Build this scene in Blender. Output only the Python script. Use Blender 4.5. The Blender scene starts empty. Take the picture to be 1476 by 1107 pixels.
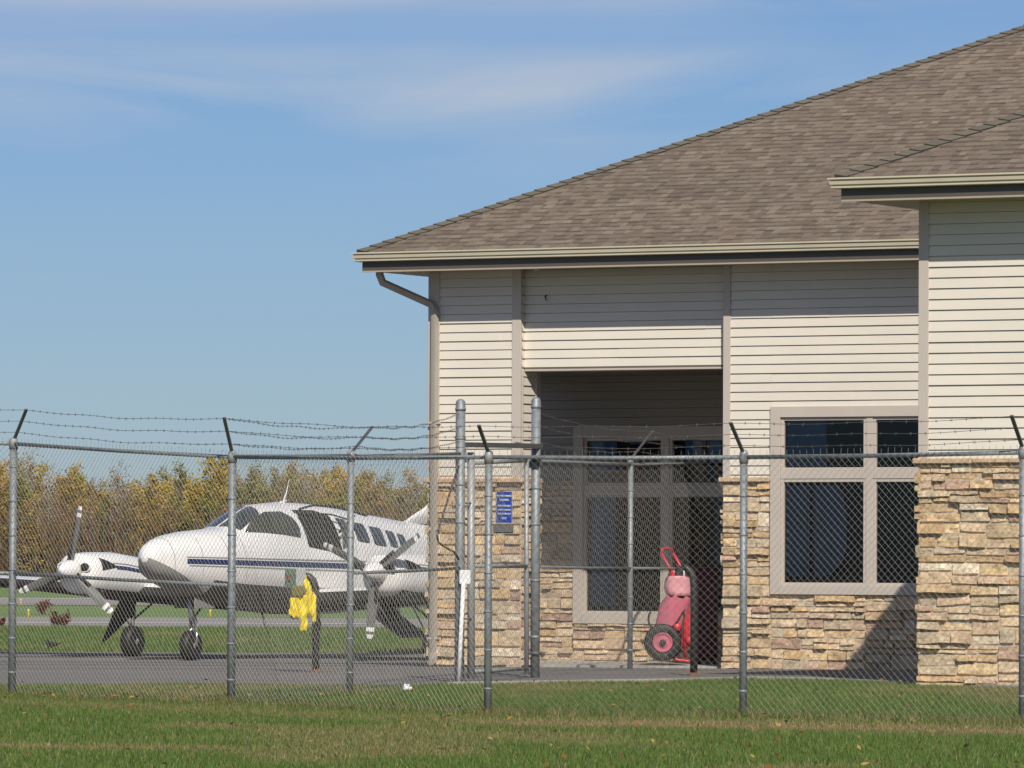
import bpy, math, random
import numpy as np
from math import sin, cos, tan, radians, atan2, pi, sqrt, hypot
from mathutils import Vector, Matrix, noise

random.seed(11)
sc = bpy.context.scene
C = sc.collection

# ------------------------------------------------------------------ camera
H_EYE = 1.43
KD = 8500.0 / 6000.0            # depth scale of the layout
FPX = 8500.0                       # focal length in photo pixels (1476 wide)
cam_d = bpy.data.cameras.new('camera')
cam = bpy.data.objects.new('camera', cam_d); C.objects.link(cam)
cam_d.sensor_width = 36.0
cam_d.lens = 36.0 * FPX / 1476.0
cam_d.clip_start = 0.5
cam_d.clip_end = 8000
PITCH = math.atan((812 - 553.5) / FPX)
ROLL = radians(0.25)
cam.matrix_world = (Matrix.Translation((0, 0, H_EYE)) @ Matrix.Rotation(radians(90) + PITCH, 4, 'X')
                    @ Matrix.Rotation(ROLL, 4, 'Z'))
sc.camera = cam

# ------------------------------------------------------------------ light and sky
SUN_AZ = radians(-9.3)              # light travels this far to the right of straight ahead
SUN_EL = radians(38.4)
sd = bpy.data.lights.new('sun', 'SUN'); sun = bpy.data.objects.new('sun', sd); C.objects.link(sun)
sd.energy = 5.0; sd.angle = radians(0.53); sd.color = (1.0, 0.93, 0.82)
ldir = Vector((sin(SUN_AZ) * cos(SUN_EL), cos(SUN_AZ) * cos(SUN_EL), -sin(SUN_EL)))
sun.rotation_euler = ldir.to_track_quat('-Z', 'Y').to_euler()
w = bpy.data.worlds.new('World'); sc.world = w; w.use_nodes = True
nt = w.node_tree; nt.nodes.clear()
wo = nt.nodes.new('ShaderNodeOutputWorld'); bg = nt.nodes.new('ShaderNodeBackground')
sky = nt.nodes.new('ShaderNodeTexSky'); sky.sky_type = 'NISHITA'; sky.sun_disc = False
sky.sun_elevation = SUN_EL; sky.sun_rotation = radians(180) + SUN_AZ
sky.altitude = 100; sky.air_density = 1.0; sky.dust_density = 0.15; sky.ozone_density = 4.0
bg.inputs['Strength'].default_value = 0.05
tc = nt.nodes.new('ShaderNodeTexCoord')
mp = nt.nodes.new('ShaderNodeMapping'); mp.inputs['Scale'].default_value = (9.0, 3.0, 52.0)
mp.inputs['Rotation'].default_value = (0, radians(-3), 0); mp.inputs['Location'].default_value = (0.35, 0, 0.9)
ns = nt.nodes.new('ShaderNodeTexNoise'); ns.inputs['Scale'].default_value = 1.0
ns.inputs['Detail'].default_value = 6; ns.inputs['Roughness'].default_value = 0.52
ns.inputs['Distortion'].default_value = 0.6
rp = nt.nodes.new('ShaderNodeValToRGB')
rp.color_ramp.elements[0].position = 0.36; rp.color_ramp.elements[0].color = (0, 0, 0, 1)
rp.color_ramp.elements[1].position = 0.72; rp.color_ramp.elements[1].color = (0.75, 0.75, 0.75, 1)
sep = nt.nodes.new('ShaderNodeSeparateXYZ')
mz = nt.nodes.new('ShaderNodeMapRange'); mz.inputs['From Min'].default_value = 0.040
mz.inputs['From Max'].default_value = 0.100
mr = nt.nodes.new('ShaderNodeValToRGB')          # cirrus lies in two long thin bands
cr = mr.color_ramp; cr.elements[0].position = 0.0; cr.elements[0].color = (0, 0, 0, 1)
cr.elements[1].position = 1.0; cr.elements[1].color = (.9, .9, .9, 1)
for pos_, v_ in ((.42, .12), (.56, .55), (.66, 1.0), (.74, .75), (.81, .25), (.87, .30), (.94, .85)):
    e_ = cr.elements.new(pos_); e_.color = (v_, v_, v_, 1)
mm = nt.nodes.new('ShaderNodeMath'); mm.operation = 'MULTIPLY'
mix = nt.nodes.new('ShaderNodeMixRGB'); mix.inputs['Color2'].default_value = (12.5, 12.8, 13.4, 1)
L = nt.links.new
L(tc.outputs['Generated'], mp.inputs['Vector']); L(mp.outputs['Vector'], ns.inputs['Vector'])
L(ns.outputs['Fac'], rp.inputs['Fac']); L(tc.outputs['Generated'], sep.inputs[0])
L(sep.outputs['Z'], mz.inputs['Value']); L(mz.outputs['Result'], mr.inputs['Fac']); L(rp.outputs['Color'], mm.inputs[0]); L(mr.outputs['Color'], mm.inputs[1])
L(mm.outputs[0], mix.inputs['Fac']); L(sky.outputs['Color'], mix.inputs['Color1'])
tint = nt.nodes.new('ShaderNodeMixRGB'); tint.blend_type = 'MULTIPLY'; tint.inputs[0].default_value = 1
tint.inputs['Color2'].default_value = (0.90, 1.11, 1.56, 1)
L(sky.outputs['Color'], tint.inputs['Color1']); L(tint.outputs[0], mix.inputs['Color1']); L(mix.outputs['Color'], bg.inputs['Color']); L(bg.outputs[0], wo.inputs['Surface'])
sc.view_settings.view_transform = 'Standard'; sc.view_settings.look = 'None'
sc.view_settings.exposure = -0.10; sc.view_settings.gamma = 1.0
sc.cycles.max_bounces = 6; sc.cycles.transparent_max_bounces = 16

# ------------------------------------------------------------------ helpers
YB0, YB1 = 80.0, 98.0
def gz(y):                         # the apron falls gently away behind the building
    return 0.0 if y < YB0 else (-0.2145 if y > YB1 else -0.2145 * (y - YB0) / (YB1 - YB0))

def ray(px, py):
    d = Vector(((px - 738) / FPX, -(py - 553.5) / FPX, -1.0))
    return cam.matrix_world.to_3x3() @ d

def at(px, py, Y):                 # world point seen at photo pixel, at depth Y
    d = ray(px, py); t = Y / d.y
    return Vector((d.x * t, Y, H_EYE + d.z * t))

def G(px, py):                     # ground point seen at photo pixel
    d = ray(px, py); y = 60.0
    for _ in range(80):
        y = (H_EYE - gz(y)) / (-d.z) * d.y
    t = y / d.y
    return Vector((d.x * t, y, gz(y)))

def setp(o, label=None, cat=None, group=None, kind=None):
    if label: o['label'] = label
    if cat: o['category'] = cat
    if group: o['group'] = group
    if kind: o['kind'] = kind
    return o

def empty(name, loc=(0, 0, 0), rz=0, **k):
    o = bpy.data.objects.new(name, None); C.objects.link(o)
    o.location = loc; o.rotation_euler = (0, 0, rz); o.empty_display_size = 0.2
    return setp(o, **k)

class MB:
    def __init__(s):
        s.v = []; s.f = []; s.c = []; s.smooth = []; s.xf = None
    def add(s, vs, fs, col=None, smooth=False):
        n = len(s.v)
        if s.xf: vs = [s.xf(*p) for p in vs]
        s.v.extend([tuple(p) for p in vs]); s.f.extend([tuple(i + n for i in f) for f in fs])
        s.smooth.extend([smooth] * len(fs))
        s.c.extend([col if col else (1, 1, 1)] * len(vs))
        return s
    def quad(s, a, b, c, d, col=None):
        return s.add([a, b, c, d], [(0, 1, 2, 3)], col)
    def box(s, x0, x1, y0, y1, z0, z1, col=None, bev=0.0):
        if bev <= 0:
            vs = [(x0, y0, z0), (x1, y0, z0), (x1, y1, z0), (x0, y1, z0), (x0, y0, z1), (x1, y0, z1), (x1, y1, z1), (x0, y1, z1)]
            return s.add(vs, [(0, 3, 2, 1), (4, 5, 6, 7), (0, 1, 5, 4), (1, 2, 6, 5), (2, 3, 7, 6), (3, 0, 4, 7)], col)
        b = bev; X = [(x0, x1), (y0, y1), (z0, z1)]
        vs = []; fs = []; idx = {}
        for sx in (0, 1):
            for sy in (0, 1):
                for sz in (0, 1):
                    for ax in range(3):
                        p = []
                        for a, sg in enumerate((sx, sy, sz)):
                            val = X[a][sg]
                            if a != ax: val += b if sg == 0 else -b
                            p.append(val)
                        idx[(sx, sy, sz, ax)] = len(vs); vs.append(tuple(p))
        for ax in range(3):
            o1, o2 = [a for a in range(3) if a != ax]
            for sg in (0, 1):
                def k(u, v):
                    t = [0, 0, 0]; t[ax] = sg; t[o1] = u; t[o2] = v; return idx[(t[0], t[1], t[2], ax)]
                q = (k(0, 0), k(1, 0), k(1, 1), k(0, 1))
                fs.append(q if (sg == 1) == (ax != 1) else q[::-1])
        for ax in range(3):            # edges parallel to ax
            o1, o2 = [a for a in range(3) if a != ax]
            for u in (0, 1):
                for v in (0, 1):
                    def k(e, face):
                        t = [0, 0, 0]; t[ax] = e; t[o1] = u; t[o2] = v; return idx[(t[0], t[1], t[2], face)]
                    fs.append((k(0, o1), k(1, o1), k(1, o2), k(0, o2)))
        for sx in (0, 1):
            for sy in (0, 1):
                for sz in (0, 1):
                    fs.append(tuple(idx[(sx, sy, sz, a)] for a in range(3)))
        return s.add(vs, fs, col)
    def tube(s, pts, r, n=10, col=None, cap=True, smooth=True, sect=None, up=None):
        pts = [Vector(p) for p in pts]; m = len(pts)
        rs = r if isinstance(r, (list, tuple)) else [r] * m
        if sect is None: sect = [(cos(2 * pi * i / n), sin(2 * pi * i / n)) for i in range(n)]
        n = len(sect); vs = []
        ref = Vector(up) if up else Vector((0, 0, 1))
        prev = None
        for i, p in enumerate(pts):
            if i == 0: t = pts[1] - p
            elif i == m - 1: t = p - pts[i - 1]
            else: t = (pts[i + 1] - p).normalized() + (p - pts[i - 1]).normalized()
            t.normalize()
            if prev is None:
                rr = ref if abs(t.dot(ref)) < 0.95 else Vector((0, 1, 0)) if abs(t.y) < 0.9 else Vector((1, 0, 0))
                a = t.cross(rr).normalized()
            else:
                a = (prev - t * prev.dot(t)).normalized()
            prev = a; b = t.cross(a)
            for (u, v) in sect: vs.append(p + (a * u + b * v) * rs[i])
        fs = []
        for i in range(m - 1):
            for j in range(n):
                k = (j + 1) % n
                fs.append((i * n + j, i * n + k, (i + 1) * n + k, (i + 1) * n + j))
        if cap:
            fs.append(tuple(range(n))[::-1]); fs.append(tuple(range((m - 1) * n, m * n)))
        return s.add(vs, fs, col, smooth)
    def lathe(s, prof, o=(0, 0, 0), ax='z', n=20, col=None, smooth=True):
        vs = []; fs = []
        for (r, h) in prof:
            for j in range(n):
                a = 2 * pi * j / n; u, v = r * cos(a), r * sin(a)
                p = (u, v, h) if ax == 'z' else ((h, u, v) if ax == 'x' else (u, h, v))
                vs.append((p[0] + o[0], p[1] + o[1], p[2] + o[2]))
        for i in range(len(prof) - 1):
            for j in range(n):
                k = (j + 1) % n
                fs.append((i * n + j, i * n + k, (i + 1) * n + k, (i + 1) * n + j))
        fs.append(tuple(range(n))[::-1]); fs.append(tuple(range((len(prof) - 1) * n, len(prof) * n)))
        return s.add(vs, fs, col, smooth)
    def build(s, name, mat, parent=None, label=None, recalc=True, scale=1.0, **k):
        me = bpy.data.meshes.new(name)
        vs = s.v if scale == 1.0 else [(a * scale, b * scale, c * scale) for a, b, c in s.v]
        me.from_pydata(vs, [], s.f)
        ca = me.color_attributes.new('Col', 'FLOAT_COLOR', 'POINT')
        ca.data.foreach_set('color', [x for c in s.c for x in (c[0], c[1], c[2], 1.0)])
        me.polygons.foreach_set('use_smooth', s.smooth)
        if recalc:
            import bmesh
            bm = bmesh.new(); bm.from_mesh(me); bmesh.ops.recalc_face_normals(bm, faces=bm.faces[:]); bm.to_mesh(me); bm.free()
        me.materials.append(mat)
        o = bpy.data.objects.new(name, me); C.objects.link(o)
        if parent: o.parent = parent
        return setp(o, label=label, **k)

def mesh_np(name, verts, nper, cols, mat):        # many loose n-gons, fast
    me = bpy.data.meshes.new(name); nv = len(verts); nf = nv // nper
    me.vertices.add(nv); me.loops.add(nv); me.polygons.add(nf)
    me.vertices.foreach_set('co', verts.astype(np.float32).ravel())
    me.loops.foreach_set('vertex_index', np.arange(nv, dtype=np.int32))
    me.polygons.foreach_set('loop_start', np.arange(0, nv, nper, dtype=np.int32))
    me.update()
    ca = me.color_attributes.new('Col', 'FLOAT_COLOR', 'POINT')
    c4 = np.ones((nv, 4), dtype=np.float32); c4[:, :3] = cols
    ca.data.foreach_set('color', c4.ravel())
    me.materials.append(mat)
    return me

# ------------------------------------------------------------------ materials
def M(name, col, rough=0.6, metal=0.0, n_scale=0, n_amt=0.0, bump=0.0, b_scale=60, attr=False, spec=0.5, coat=0.0, trans=0.0, stretch=None, col2=None, sub=0.0, detail=5):
    m = bpy.data.materials.new(name); m.use_nodes = True; t = m.node_tree; N = t.nodes
    p = N['Principled BSDF']; p.inputs['Roughness'].default_value = rough; p.inputs['Metallic'].default_value = metal
    p.inputs['Specular IOR Level'].default_value = spec
    if coat: p.inputs['Coat Weight'].default_value = coat; p.inputs['Coat Roughness'].default_value = 0.08
    tcn = N.new('ShaderNodeTexCoord'); src = tcn.outputs['Object']
    if stretch:
        mpn = N.new('ShaderNodeMapping'); mpn.inputs['Scale'].default_value = stretch
        t.links.new(src, mpn.inputs[0]); src = mpn.outputs[0]
    out = None
    if attr:
        a = N.new('ShaderNodeAttribute'); a.attribute_name = 'Col'; out = a.outputs['Color']
        if col != (1, 1, 1):
            mx = N.new('ShaderNodeMixRGB'); mx.blend_type = 'MULTIPLY'; mx.inputs[0].default_value = 1
            mx.inputs[2].default_value = (*col, 1); t.links.new(out, mx.inputs[1]); out = mx.outputs[0]
    else:
        rg = N.new('ShaderNodeRGB'); rg.outputs[0].default_value = (*col, 1); out = rg.outputs[0]
    if n_amt > 0:
        nn = N.new('ShaderNodeTexNoise'); nn.inputs['Scale'].default_value = n_scale; nn.inputs['Detail'].default_value = detail
        nn.inputs['Roughness'].default_value = 0.6
        t.links.new(src, nn.inputs['Vector'])
        if col2:
            r = N.new('ShaderNodeMapRange'); r.inputs['From Min'].default_value = 0.5 - 0.16; r.inputs['From Max'].default_value = 0.5 + 0.16
            r.inputs['To Max'].default_value = n_amt
            t.links.new(nn.outputs['Fac'], r.inputs['Value'])
            mx = N.new('ShaderNodeMixRGB'); mx.inputs[2].default_value = (*col2, 1)
            t.links.new(r.outputs[0], mx.inputs[0]); t.links.new(out, mx.inputs[1]); out = mx.outputs[0]
        else:
            r = N.new('ShaderNodeMapRange'); r.inputs['From Min'].default_value = 0.25; r.inputs['From Max'].default_value = 0.75
            r.inputs['To Min'].default_value = 1 - n_amt; r.inputs['To Max'].default_value = 1 + n_amt
            t.links.new(nn.outputs['Fac'], r.inputs['Value'])
            mx = N.new('ShaderNodeVectorMath'); mx.operation = 'SCALE'
            t.links.new(out, mx.inputs[0]); t.links.new(r.outputs[0], mx.inputs['Scale']); out = mx.outputs[0]
    t.links.new(out, p.inputs['Base Color'])
    if bump > 0:
        n2 = N.new('ShaderNodeTexNoise'); n2.inputs['Scale'].default_value = b_scale; n2.inputs['Detail'].default_value = 6
        t.links.new(src, n2.inputs['Vector'])
        b = N.new('ShaderNodeBump'); b.inputs['Strength'].default_value = bump; b.inputs['Distance'].default_value = 0.02
        t.links.new(n2.outputs['Fac'], b.inputs['Height']); t.links.new(b.outputs[0], p.inputs['Normal'])
    if trans > 0:                      # thin leaf: some light passes through
        tr = N.new('ShaderNodeBsdfTranslucent'); t.links.new(out, tr.inputs['Color'])
        ms = N.new('ShaderNodeMixShader'); ms.inputs[0].default_value = trans
        t.links.new(p.outputs[0], ms.inputs[1]); t.links.new(tr.outputs[0], ms.inputs[2])
        t.links.new(ms.outputs[0], N['Material Output'].inputs['Surface'])
    return m

MAT = {}
MAT['siding'] = M('siding', (0.66, 0.61, 0.525), 0.5, n_scale=1.0, n_amt=0.07, bump=0.05, b_scale=18, stretch=(0.5, 1, 1.2), detail=8)
MAT['porch_shade_siding'] = M('porch_shade_siding', (0.30, 0.27, 0.235), 0.55, n_scale=1.3, n_amt=0.04, bump=0.04, b_scale=25)  # siding in a darker taupe, deepening the porch shade by colour
MAT['ceiling'] = M('porch_ceiling', (0.13, 0.11, 0.09), 0.6, n_scale=2, n_amt=0.06)  # browner and darker than the soffit, so porch shade is in the colour
MAT['trim'] = M('trim', (0.50, 0.445, 0.39), 0.5, n_scale=2.0, n_amt=0.05)
MAT['gutter'] = M('gutter', (0.52, 0.47, 0.35), 0.35, n_scale=3, n_amt=0.05)
MAT['fascia'] = M('fascia', (0.088, 0.075, 0.066), 0.5, n_scale=3, n_amt=0.05)
MAT['soffit'] = M('soffit', (0.38, 0.32, 0.24), 0.6, n_scale=2, n_amt=0.05)
MAT['stone'] = M('stone', (1, 1, 1), 0.9, attr=True, n_scale=11, n_amt=0.32, bump=0.9, b_scale=28, detail=9)
MAT['mortar'] = M('mortar', (0.47, 0.41, 0.33), 0.95, n_scale=30, n_amt=0.2, bump=0.5, b_scale=90)
MAT['shingle'] = M('shingle', (1, 1, 1), 0.9, attr=True, n_scale=60, n_amt=0.25, bump=0.4, b_scale=250)
MAT['shingle_back'] = M('shingle_back', (0.15, 0.12, 0.10), 0.9, n_scale=8, n_amt=0.25)
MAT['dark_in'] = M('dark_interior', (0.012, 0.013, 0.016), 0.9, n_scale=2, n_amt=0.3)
MAT['curtain'] = M('curtain', (0.30, 0.38, 0.55), 0.9, n_scale=3, n_amt=0.15)
MAT['porch_curtain'] = M('brightened_blue_curtain', (0.30, 0.52, 0.80), 0.8, n_scale=3, n_amt=0.12)  # curtain colour brightened for the porch, where no sun reaches
MAT['galv'] = M('galvanised', (0.24, 0.26, 0.27), 0.55, metal=0.35, n_scale=14, n_amt=0.3, bump=0.1, b_scale=60)
MAT['galv_gate'] = M('galvanised_gate', (0.33, 0.335, 0.33), 0.55, metal=0.3, n_scale=10, n_amt=0.15)
MAT['wire'] = M('wire', (0.30, 0.29, 0.27), 0.5, metal=0.3, n_scale=4, n_amt=0.15)
MAT['barb'] = M('barb', (0.12, 0.11, 0.10), 0.6, metal=0.3, n_scale=4, n_amt=0.3)
MAT['arm'] = M('arm', (0.15, 0.155, 0.16), 0.5, metal=0.5, n_scale=8, n_amt=0.3)
MAT['asphalt'] = M('asphalt', (0.155, 0.145, 0.135), 0.92, n_scale=1.0, n_amt=0.38, bump=0.3, b_scale=120, stretch=(0.06, 0.55, 1))
MAT['runway'] = M('runway', (0.27, 0.25, 0.235), 0.92, n_scale=1.0, n_amt=0.12, stretch=(0.04, 0.3, 1))
MAT['concrete'] = M('concrete', (0.40, 0.37, 0.33), 0.9, n_scale=8, n_amt=0.15, bump=0.3, b_scale=60)
MAT['lawn'] = M('lawn', (0.075, 0.12, 0.028), 0.95, n_scale=0.35, n_amt=0.8, col2=(0.15, 0.125, 0.05), bump=0.6, b_scale=30)
MAT['far_grass'] = M('far_grass', (0.13, 0.20, 0.045), 0.95, n_scale=0.3, n_amt=0.3, stretch=(0.3, 1, 1))
MAT['blade'] = M('grass_blade', (1, 1, 1), 0.7, attr=True, trans=0.3, spec=0.2)
MAT['leaf'] = M('leaf', (1, 1, 1), 0.7, attr=True, trans=0.35, spec=0.2)
MAT['bark'] = M('bark', (0.30, 0.27, 0.24), 0.9, n_scale=6, n_amt=0.3)
MAT['twig'] = M('twig', (1, 1, 1), 0.9, attr=True)
MAT['white'] = M('white_paint', (0.80, 0.79, 0.77), 0.28, n_scale=1.6, n_amt=0.09, coat=0.3, stretch=(0.6, 1, 2.2))
MAT['blue'] = M('blue_paint', (0.012, 0.025, 0.10), 0.3, coat=0.3, n_scale=2, n_amt=0.05)
MAT['grey_paint'] = M('grey_paint', (0.26, 0.25, 0.24), 0.4, n_scale=2, n_amt=0.08)
MAT['belly'] = M('belly_dark', (0.10, 0.095, 0.09), 0.45, n_scale=2, n_amt=0.15)  # dark tone for the undersides and gear doors
MAT['black'] = M('black_rubber', (0.018, 0.017, 0.016), 0.6, n_scale=8, n_amt=0.2)
MAT['blade_grey'] = M('propeller_grey', (0.20, 0.20, 0.185), 0.4, metal=0.3, n_scale=3, n_amt=0.1)
MAT['steel'] = M('steel', (0.45, 0.45, 0.46), 0.3, metal=0.8, n_scale=5, n_amt=0.15)
MAT['pglass'] = M('aircraft_glass', (0.03, 0.04, 0.045), 0.05, spec=0.8, coat=0.5)
MAT['pglass_pale'] = M('aircraft_side_glass', (0.055, 0.06, 0.045), 0.1, spec=0.7, n_scale=3, n_amt=0.4)
MAT['post_black'] = M('black_steel', (0.035, 0.033, 0.03), 0.5, n_scale=12, n_amt=0.3)
MAT['rust'] = M('rust', (0.16, 0.07, 0.045), 0.9, n_scale=14, n_amt=0.3)
MAT['yellow'] = M('yellow_cloth', (0.80, 0.62, 0.015), 0.8, n_scale=8, n_amt=0.12, bump=0.3, b_scale=20)
MAT['olive'] = M('olive_cloth', (0.16, 0.14, 0.03), 0.85, n_scale=6, n_amt=0.2)
MAT['greenbox'] = M('green_enamel', (0.06, 0.13, 0.085), 0.5, n_scale=10, n_amt=0.3)
MAT['pale_grey'] = M('pale_grey_enamel', (0.40, 0.41, 0.40), 0.5, n_scale=6, n_amt=0.1)
MAT['red'] = M('red_paint', (0.50, 0.035, 0.045), 0.4, n_scale=6, n_amt=0.15)
MAT['red_vinyl'] = M('faded_red_vinyl', (0.50, 0.12, 0.17), 0.6, n_scale=7, n_amt=0.16, bump=0.35, b_scale=9)
MAT['red_pale'] = M('sunbleached_red_vinyl', (0.62, 0.28, 0.31), 0.6, n_scale=7, n_amt=0.14, bump=0.35, b_scale=9)
MAT['maroon'] = M('maroon_vinyl', (0.10, 0.018, 0.03), 0.6, n_scale=5, n_amt=0.2, bump=0.2, b_scale=10)
MAT['sign_blue'] = M('sign_blue', (0.018, 0.055, 0.36), 0.4, n_scale=4, n_amt=0.06)
MAT['sign_white'] = M('sign_white', (0.62, 0.64, 0.66), 0.5, n_scale=8, n_amt=0.05)
MAT['pvc'] = M('white_pvc', (0.74, 0.73, 0.74), 0.4, n_scale=4, n_amt=0.06)
MAT['dark_grey'] = M('dark_grey_metal', (0.09, 0.09, 0.09), 0.5, n_scale=6, n_amt=0.2)
MAT['cable'] = M('cable', (0.05, 0.045, 0.045), 0.6, n_scale=6, n_amt=0.2)
MAT['feather'] = M('feather', (0.018, 0.016, 0.015), 0.6, n_scale=20, n_amt=0.3)
MAT['marker_y'] = M('marker_yellow', (0.7, 0.45, 0.02), 0.6, n_scale=6, n_amt=0.1)
MAT['paintline'] = M('line_paint', (0.6, 0.59, 0.55), 0.8, n_scale=2, n_amt=0.2)
MAT['paintyel'] = M('yellow_line_paint', (0.55, 0.38, 0.05), 0.8, n_scale=2, n_amt=0.2)

def glass_mat():
    m = bpy.data.materials.new('window_glass'); m.use_nodes = True; t = m.node_tree; t.nodes.clear()
    o = t.nodes.new('ShaderNodeOutputMaterial'); ms = t.nodes.new('ShaderNodeMixShader')
    tr = t.nodes.new('ShaderNodeBsdfTransparent'); tr.inputs[0].default_value = (0.62, 0.68, 0.72, 1)
    gl = t.nodes.new('ShaderNodeBsdfGlossy'); gl.inputs['Roughness'].default_value = 0.03
    fr = t.nodes.new('ShaderNodeFresnel'); fr.inputs['IOR'].default_value = 1.4
    nz = t.nodes.new('ShaderNodeTexNoise'); nz.inputs['Scale'].default_value = 0.8
    b = t.nodes.new('ShaderNodeBump'); b.inputs['Strength'].default_value = 0.05
    t.links.new(nz.outputs['Fac'], b.inputs['Height']); t.links.new(b.outputs[0], gl.inputs['Normal'])
    t.links.new(fr.outputs[0], ms.inputs[0]); t.links.new(tr.outputs[0], ms.inputs[1]); t.links.new(gl.outputs[0], ms.inputs[2])
    t.links.new(ms.outputs[0], o.inputs['Surface'])
    return m
MAT['glass'] = glass_mat()

# ------------------------------------------------------------------ ground
def strip(name, x0, x1, ya, yb, dz, mat, kind='structure', **k):
    ys = sorted(set([ya, yb] + [y for y in (YB0, YB1) if ya < y < yb]))
    m = MB()
    for a, b in zip(ys[:-1], ys[1:]):
        m.quad((x0, a, gz(a) + dz), (x1, a, gz(a) + dz), (x1, b, gz(b) + dz), (x0, b, gz(b) + dz))
    return m.build(name, mat, recalc=False, kind=kind, **k)

def Y_of(py): return (H_EYE + 0.2145) / ((py - 812) / FPX)
Y_APRON1 = Y_of(943); Y_TX0 = Y_of(908); Y_TX1 = Y_of(893); Y_RW0 = Y_of(875.5); Y_RW1 = Y_of(865)
strip('lawn', -400, 400, -30, Y_APRON1 + 3, 0.0, MAT['lawn'])
strip('airfield_grass', -3000, 3000, Y_APRON1 + 3, 4000, 0.0, MAT['far_grass'])
strip('infield_grass', -300, 300, Y_APRON1, Y_TX0, 0.008, MAT['far_grass'])
strip('taxiway', -400, 400, Y_TX0, Y_TX1, 0.016, MAT['runway'])
strip('runway', -400, 400, Y_RW0, Y_RW1, 0.016, MAT['runway'])
strip('runway_line', -400, 400, Y_RW1 - 7, Y_RW1 - 4.4, 0.026, MAT['paintline'])
strip('runway_line', -400, 400, Y_RW0 + 6, Y_RW0 + 7.5, 0.026, MAT['paintyel'])
strip('taxiway_line', -14, -3, Y_TX0 + 10, Y_TX0 + 11.4, 0.026, MAT['paintline'])
# apron: near edge follows the kerb
edge = [(-200, 989), (0, 988), (200, 987), (345, 986), (470, 988), (600, 990), (645, 987), (830, 984), (960, 982), (1080, 979), (1200, 981), (1318, 987), (1476, 992), (1700, 1000)]
E = [G(*p) for p in edge]
m = MB()
E[0].x = -60; E[-1].x = 60
for a, b in zip(E[:-1], E[1:]):
    for y0, y1 in ((None, YB0), (YB0, YB1), (YB1, Y_APRON1)):
        p, q = (a.y, b.y) if y0 is None else (y0, y0)
        m.quad((a.x, p, gz(p) + .008), (b.x, q, gz(q) + .008), (b.x, y1, gz(y1) + .008), (a.x, y1, gz(y1) + .008))
m.build('apron', MAT['asphalt'], recalc=False, kind='structure')
MAT['tar'] = M('tar', (0.05, 0.047, 0.045), 0.7, n_scale=4, n_amt=0.3)
rs_ = random.Random(31)
for (y_, x0_, x1_, sl, wd) in ((83.5, -15, 3, .02, .10), (90.5, -16, 2, -.03, .16), (77.0, -12, 5, .05, .05), (101.0, -16, 1, .01, .22), (107.5, -16, 0, .0, .12)):
    m = MB(); n_ = 60; P_ = []
    for i in range(n_ + 1):
        x = x0_ + (x1_ - x0_) * i / n_; P_.append((x, y_ + sl * x + .35 * noise.noise(Vector((x * .8, y_, 0))) + .1 * rs_.uniform(-1, 1), wd * rs_.uniform(.5, 1.4)))
    for (xa, ya, wa), (xb, yb, wb) in zip(P_[:-1], P_[1:]):
        m.quad((xa, ya - wa, gz(ya) + .013), (xb, yb - wb, gz(yb) + .013), (xb, yb + wb, gz(yb) + .013), (xa, ya + wa, gz(ya) + .013))
    m.build('tar_seam', MAT['tar'], recalc=False, kind='structure')
m = MB()
for a, b in zip(E[6:-1], E[7:]):
    h = 0.035; wd = 0.28
    m.add([(a.x, a.y - wd, 0), (b.x, b.y - wd, 0), (b.x, b.y - wd, h), (a.x, a.y - wd, h), (b.x, b.y, h), (a.x, a.y, h), (b.x, b.y, 0), (a.x, a.y, 0)],
          [(0, 1, 2, 3), (3, 2, 4, 5), (5, 4, 6, 7)])
m.build('kerb', MAT['concrete'], recalc=False, kind='structure')

# ------------------------------------------------------------------ building
YAW = radians(28.5)
C0 = at(620, 812, 83.7)
C0 = Vector((C0.x, 83.7, 0.0))
bld = empty('terminal_building', C0, -YAW, label='single storey airport terminal with cream clapboard siding, ledgestone base and brown shingle hip roof', cat='building')
UX = Vector((cos(YAW), -sin(YAW), 0)); VX = Vector((sin(YAW), cos(YAW), 0))
def u_at(px, v=0.0):               # local u on the plane v = const seen at photo column px
    k = (px - 738) / FPX
    return (k * (C0.y + v * VX.y) - C0.x - v * VX.x) / (UX.x - k * UX.y)

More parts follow.
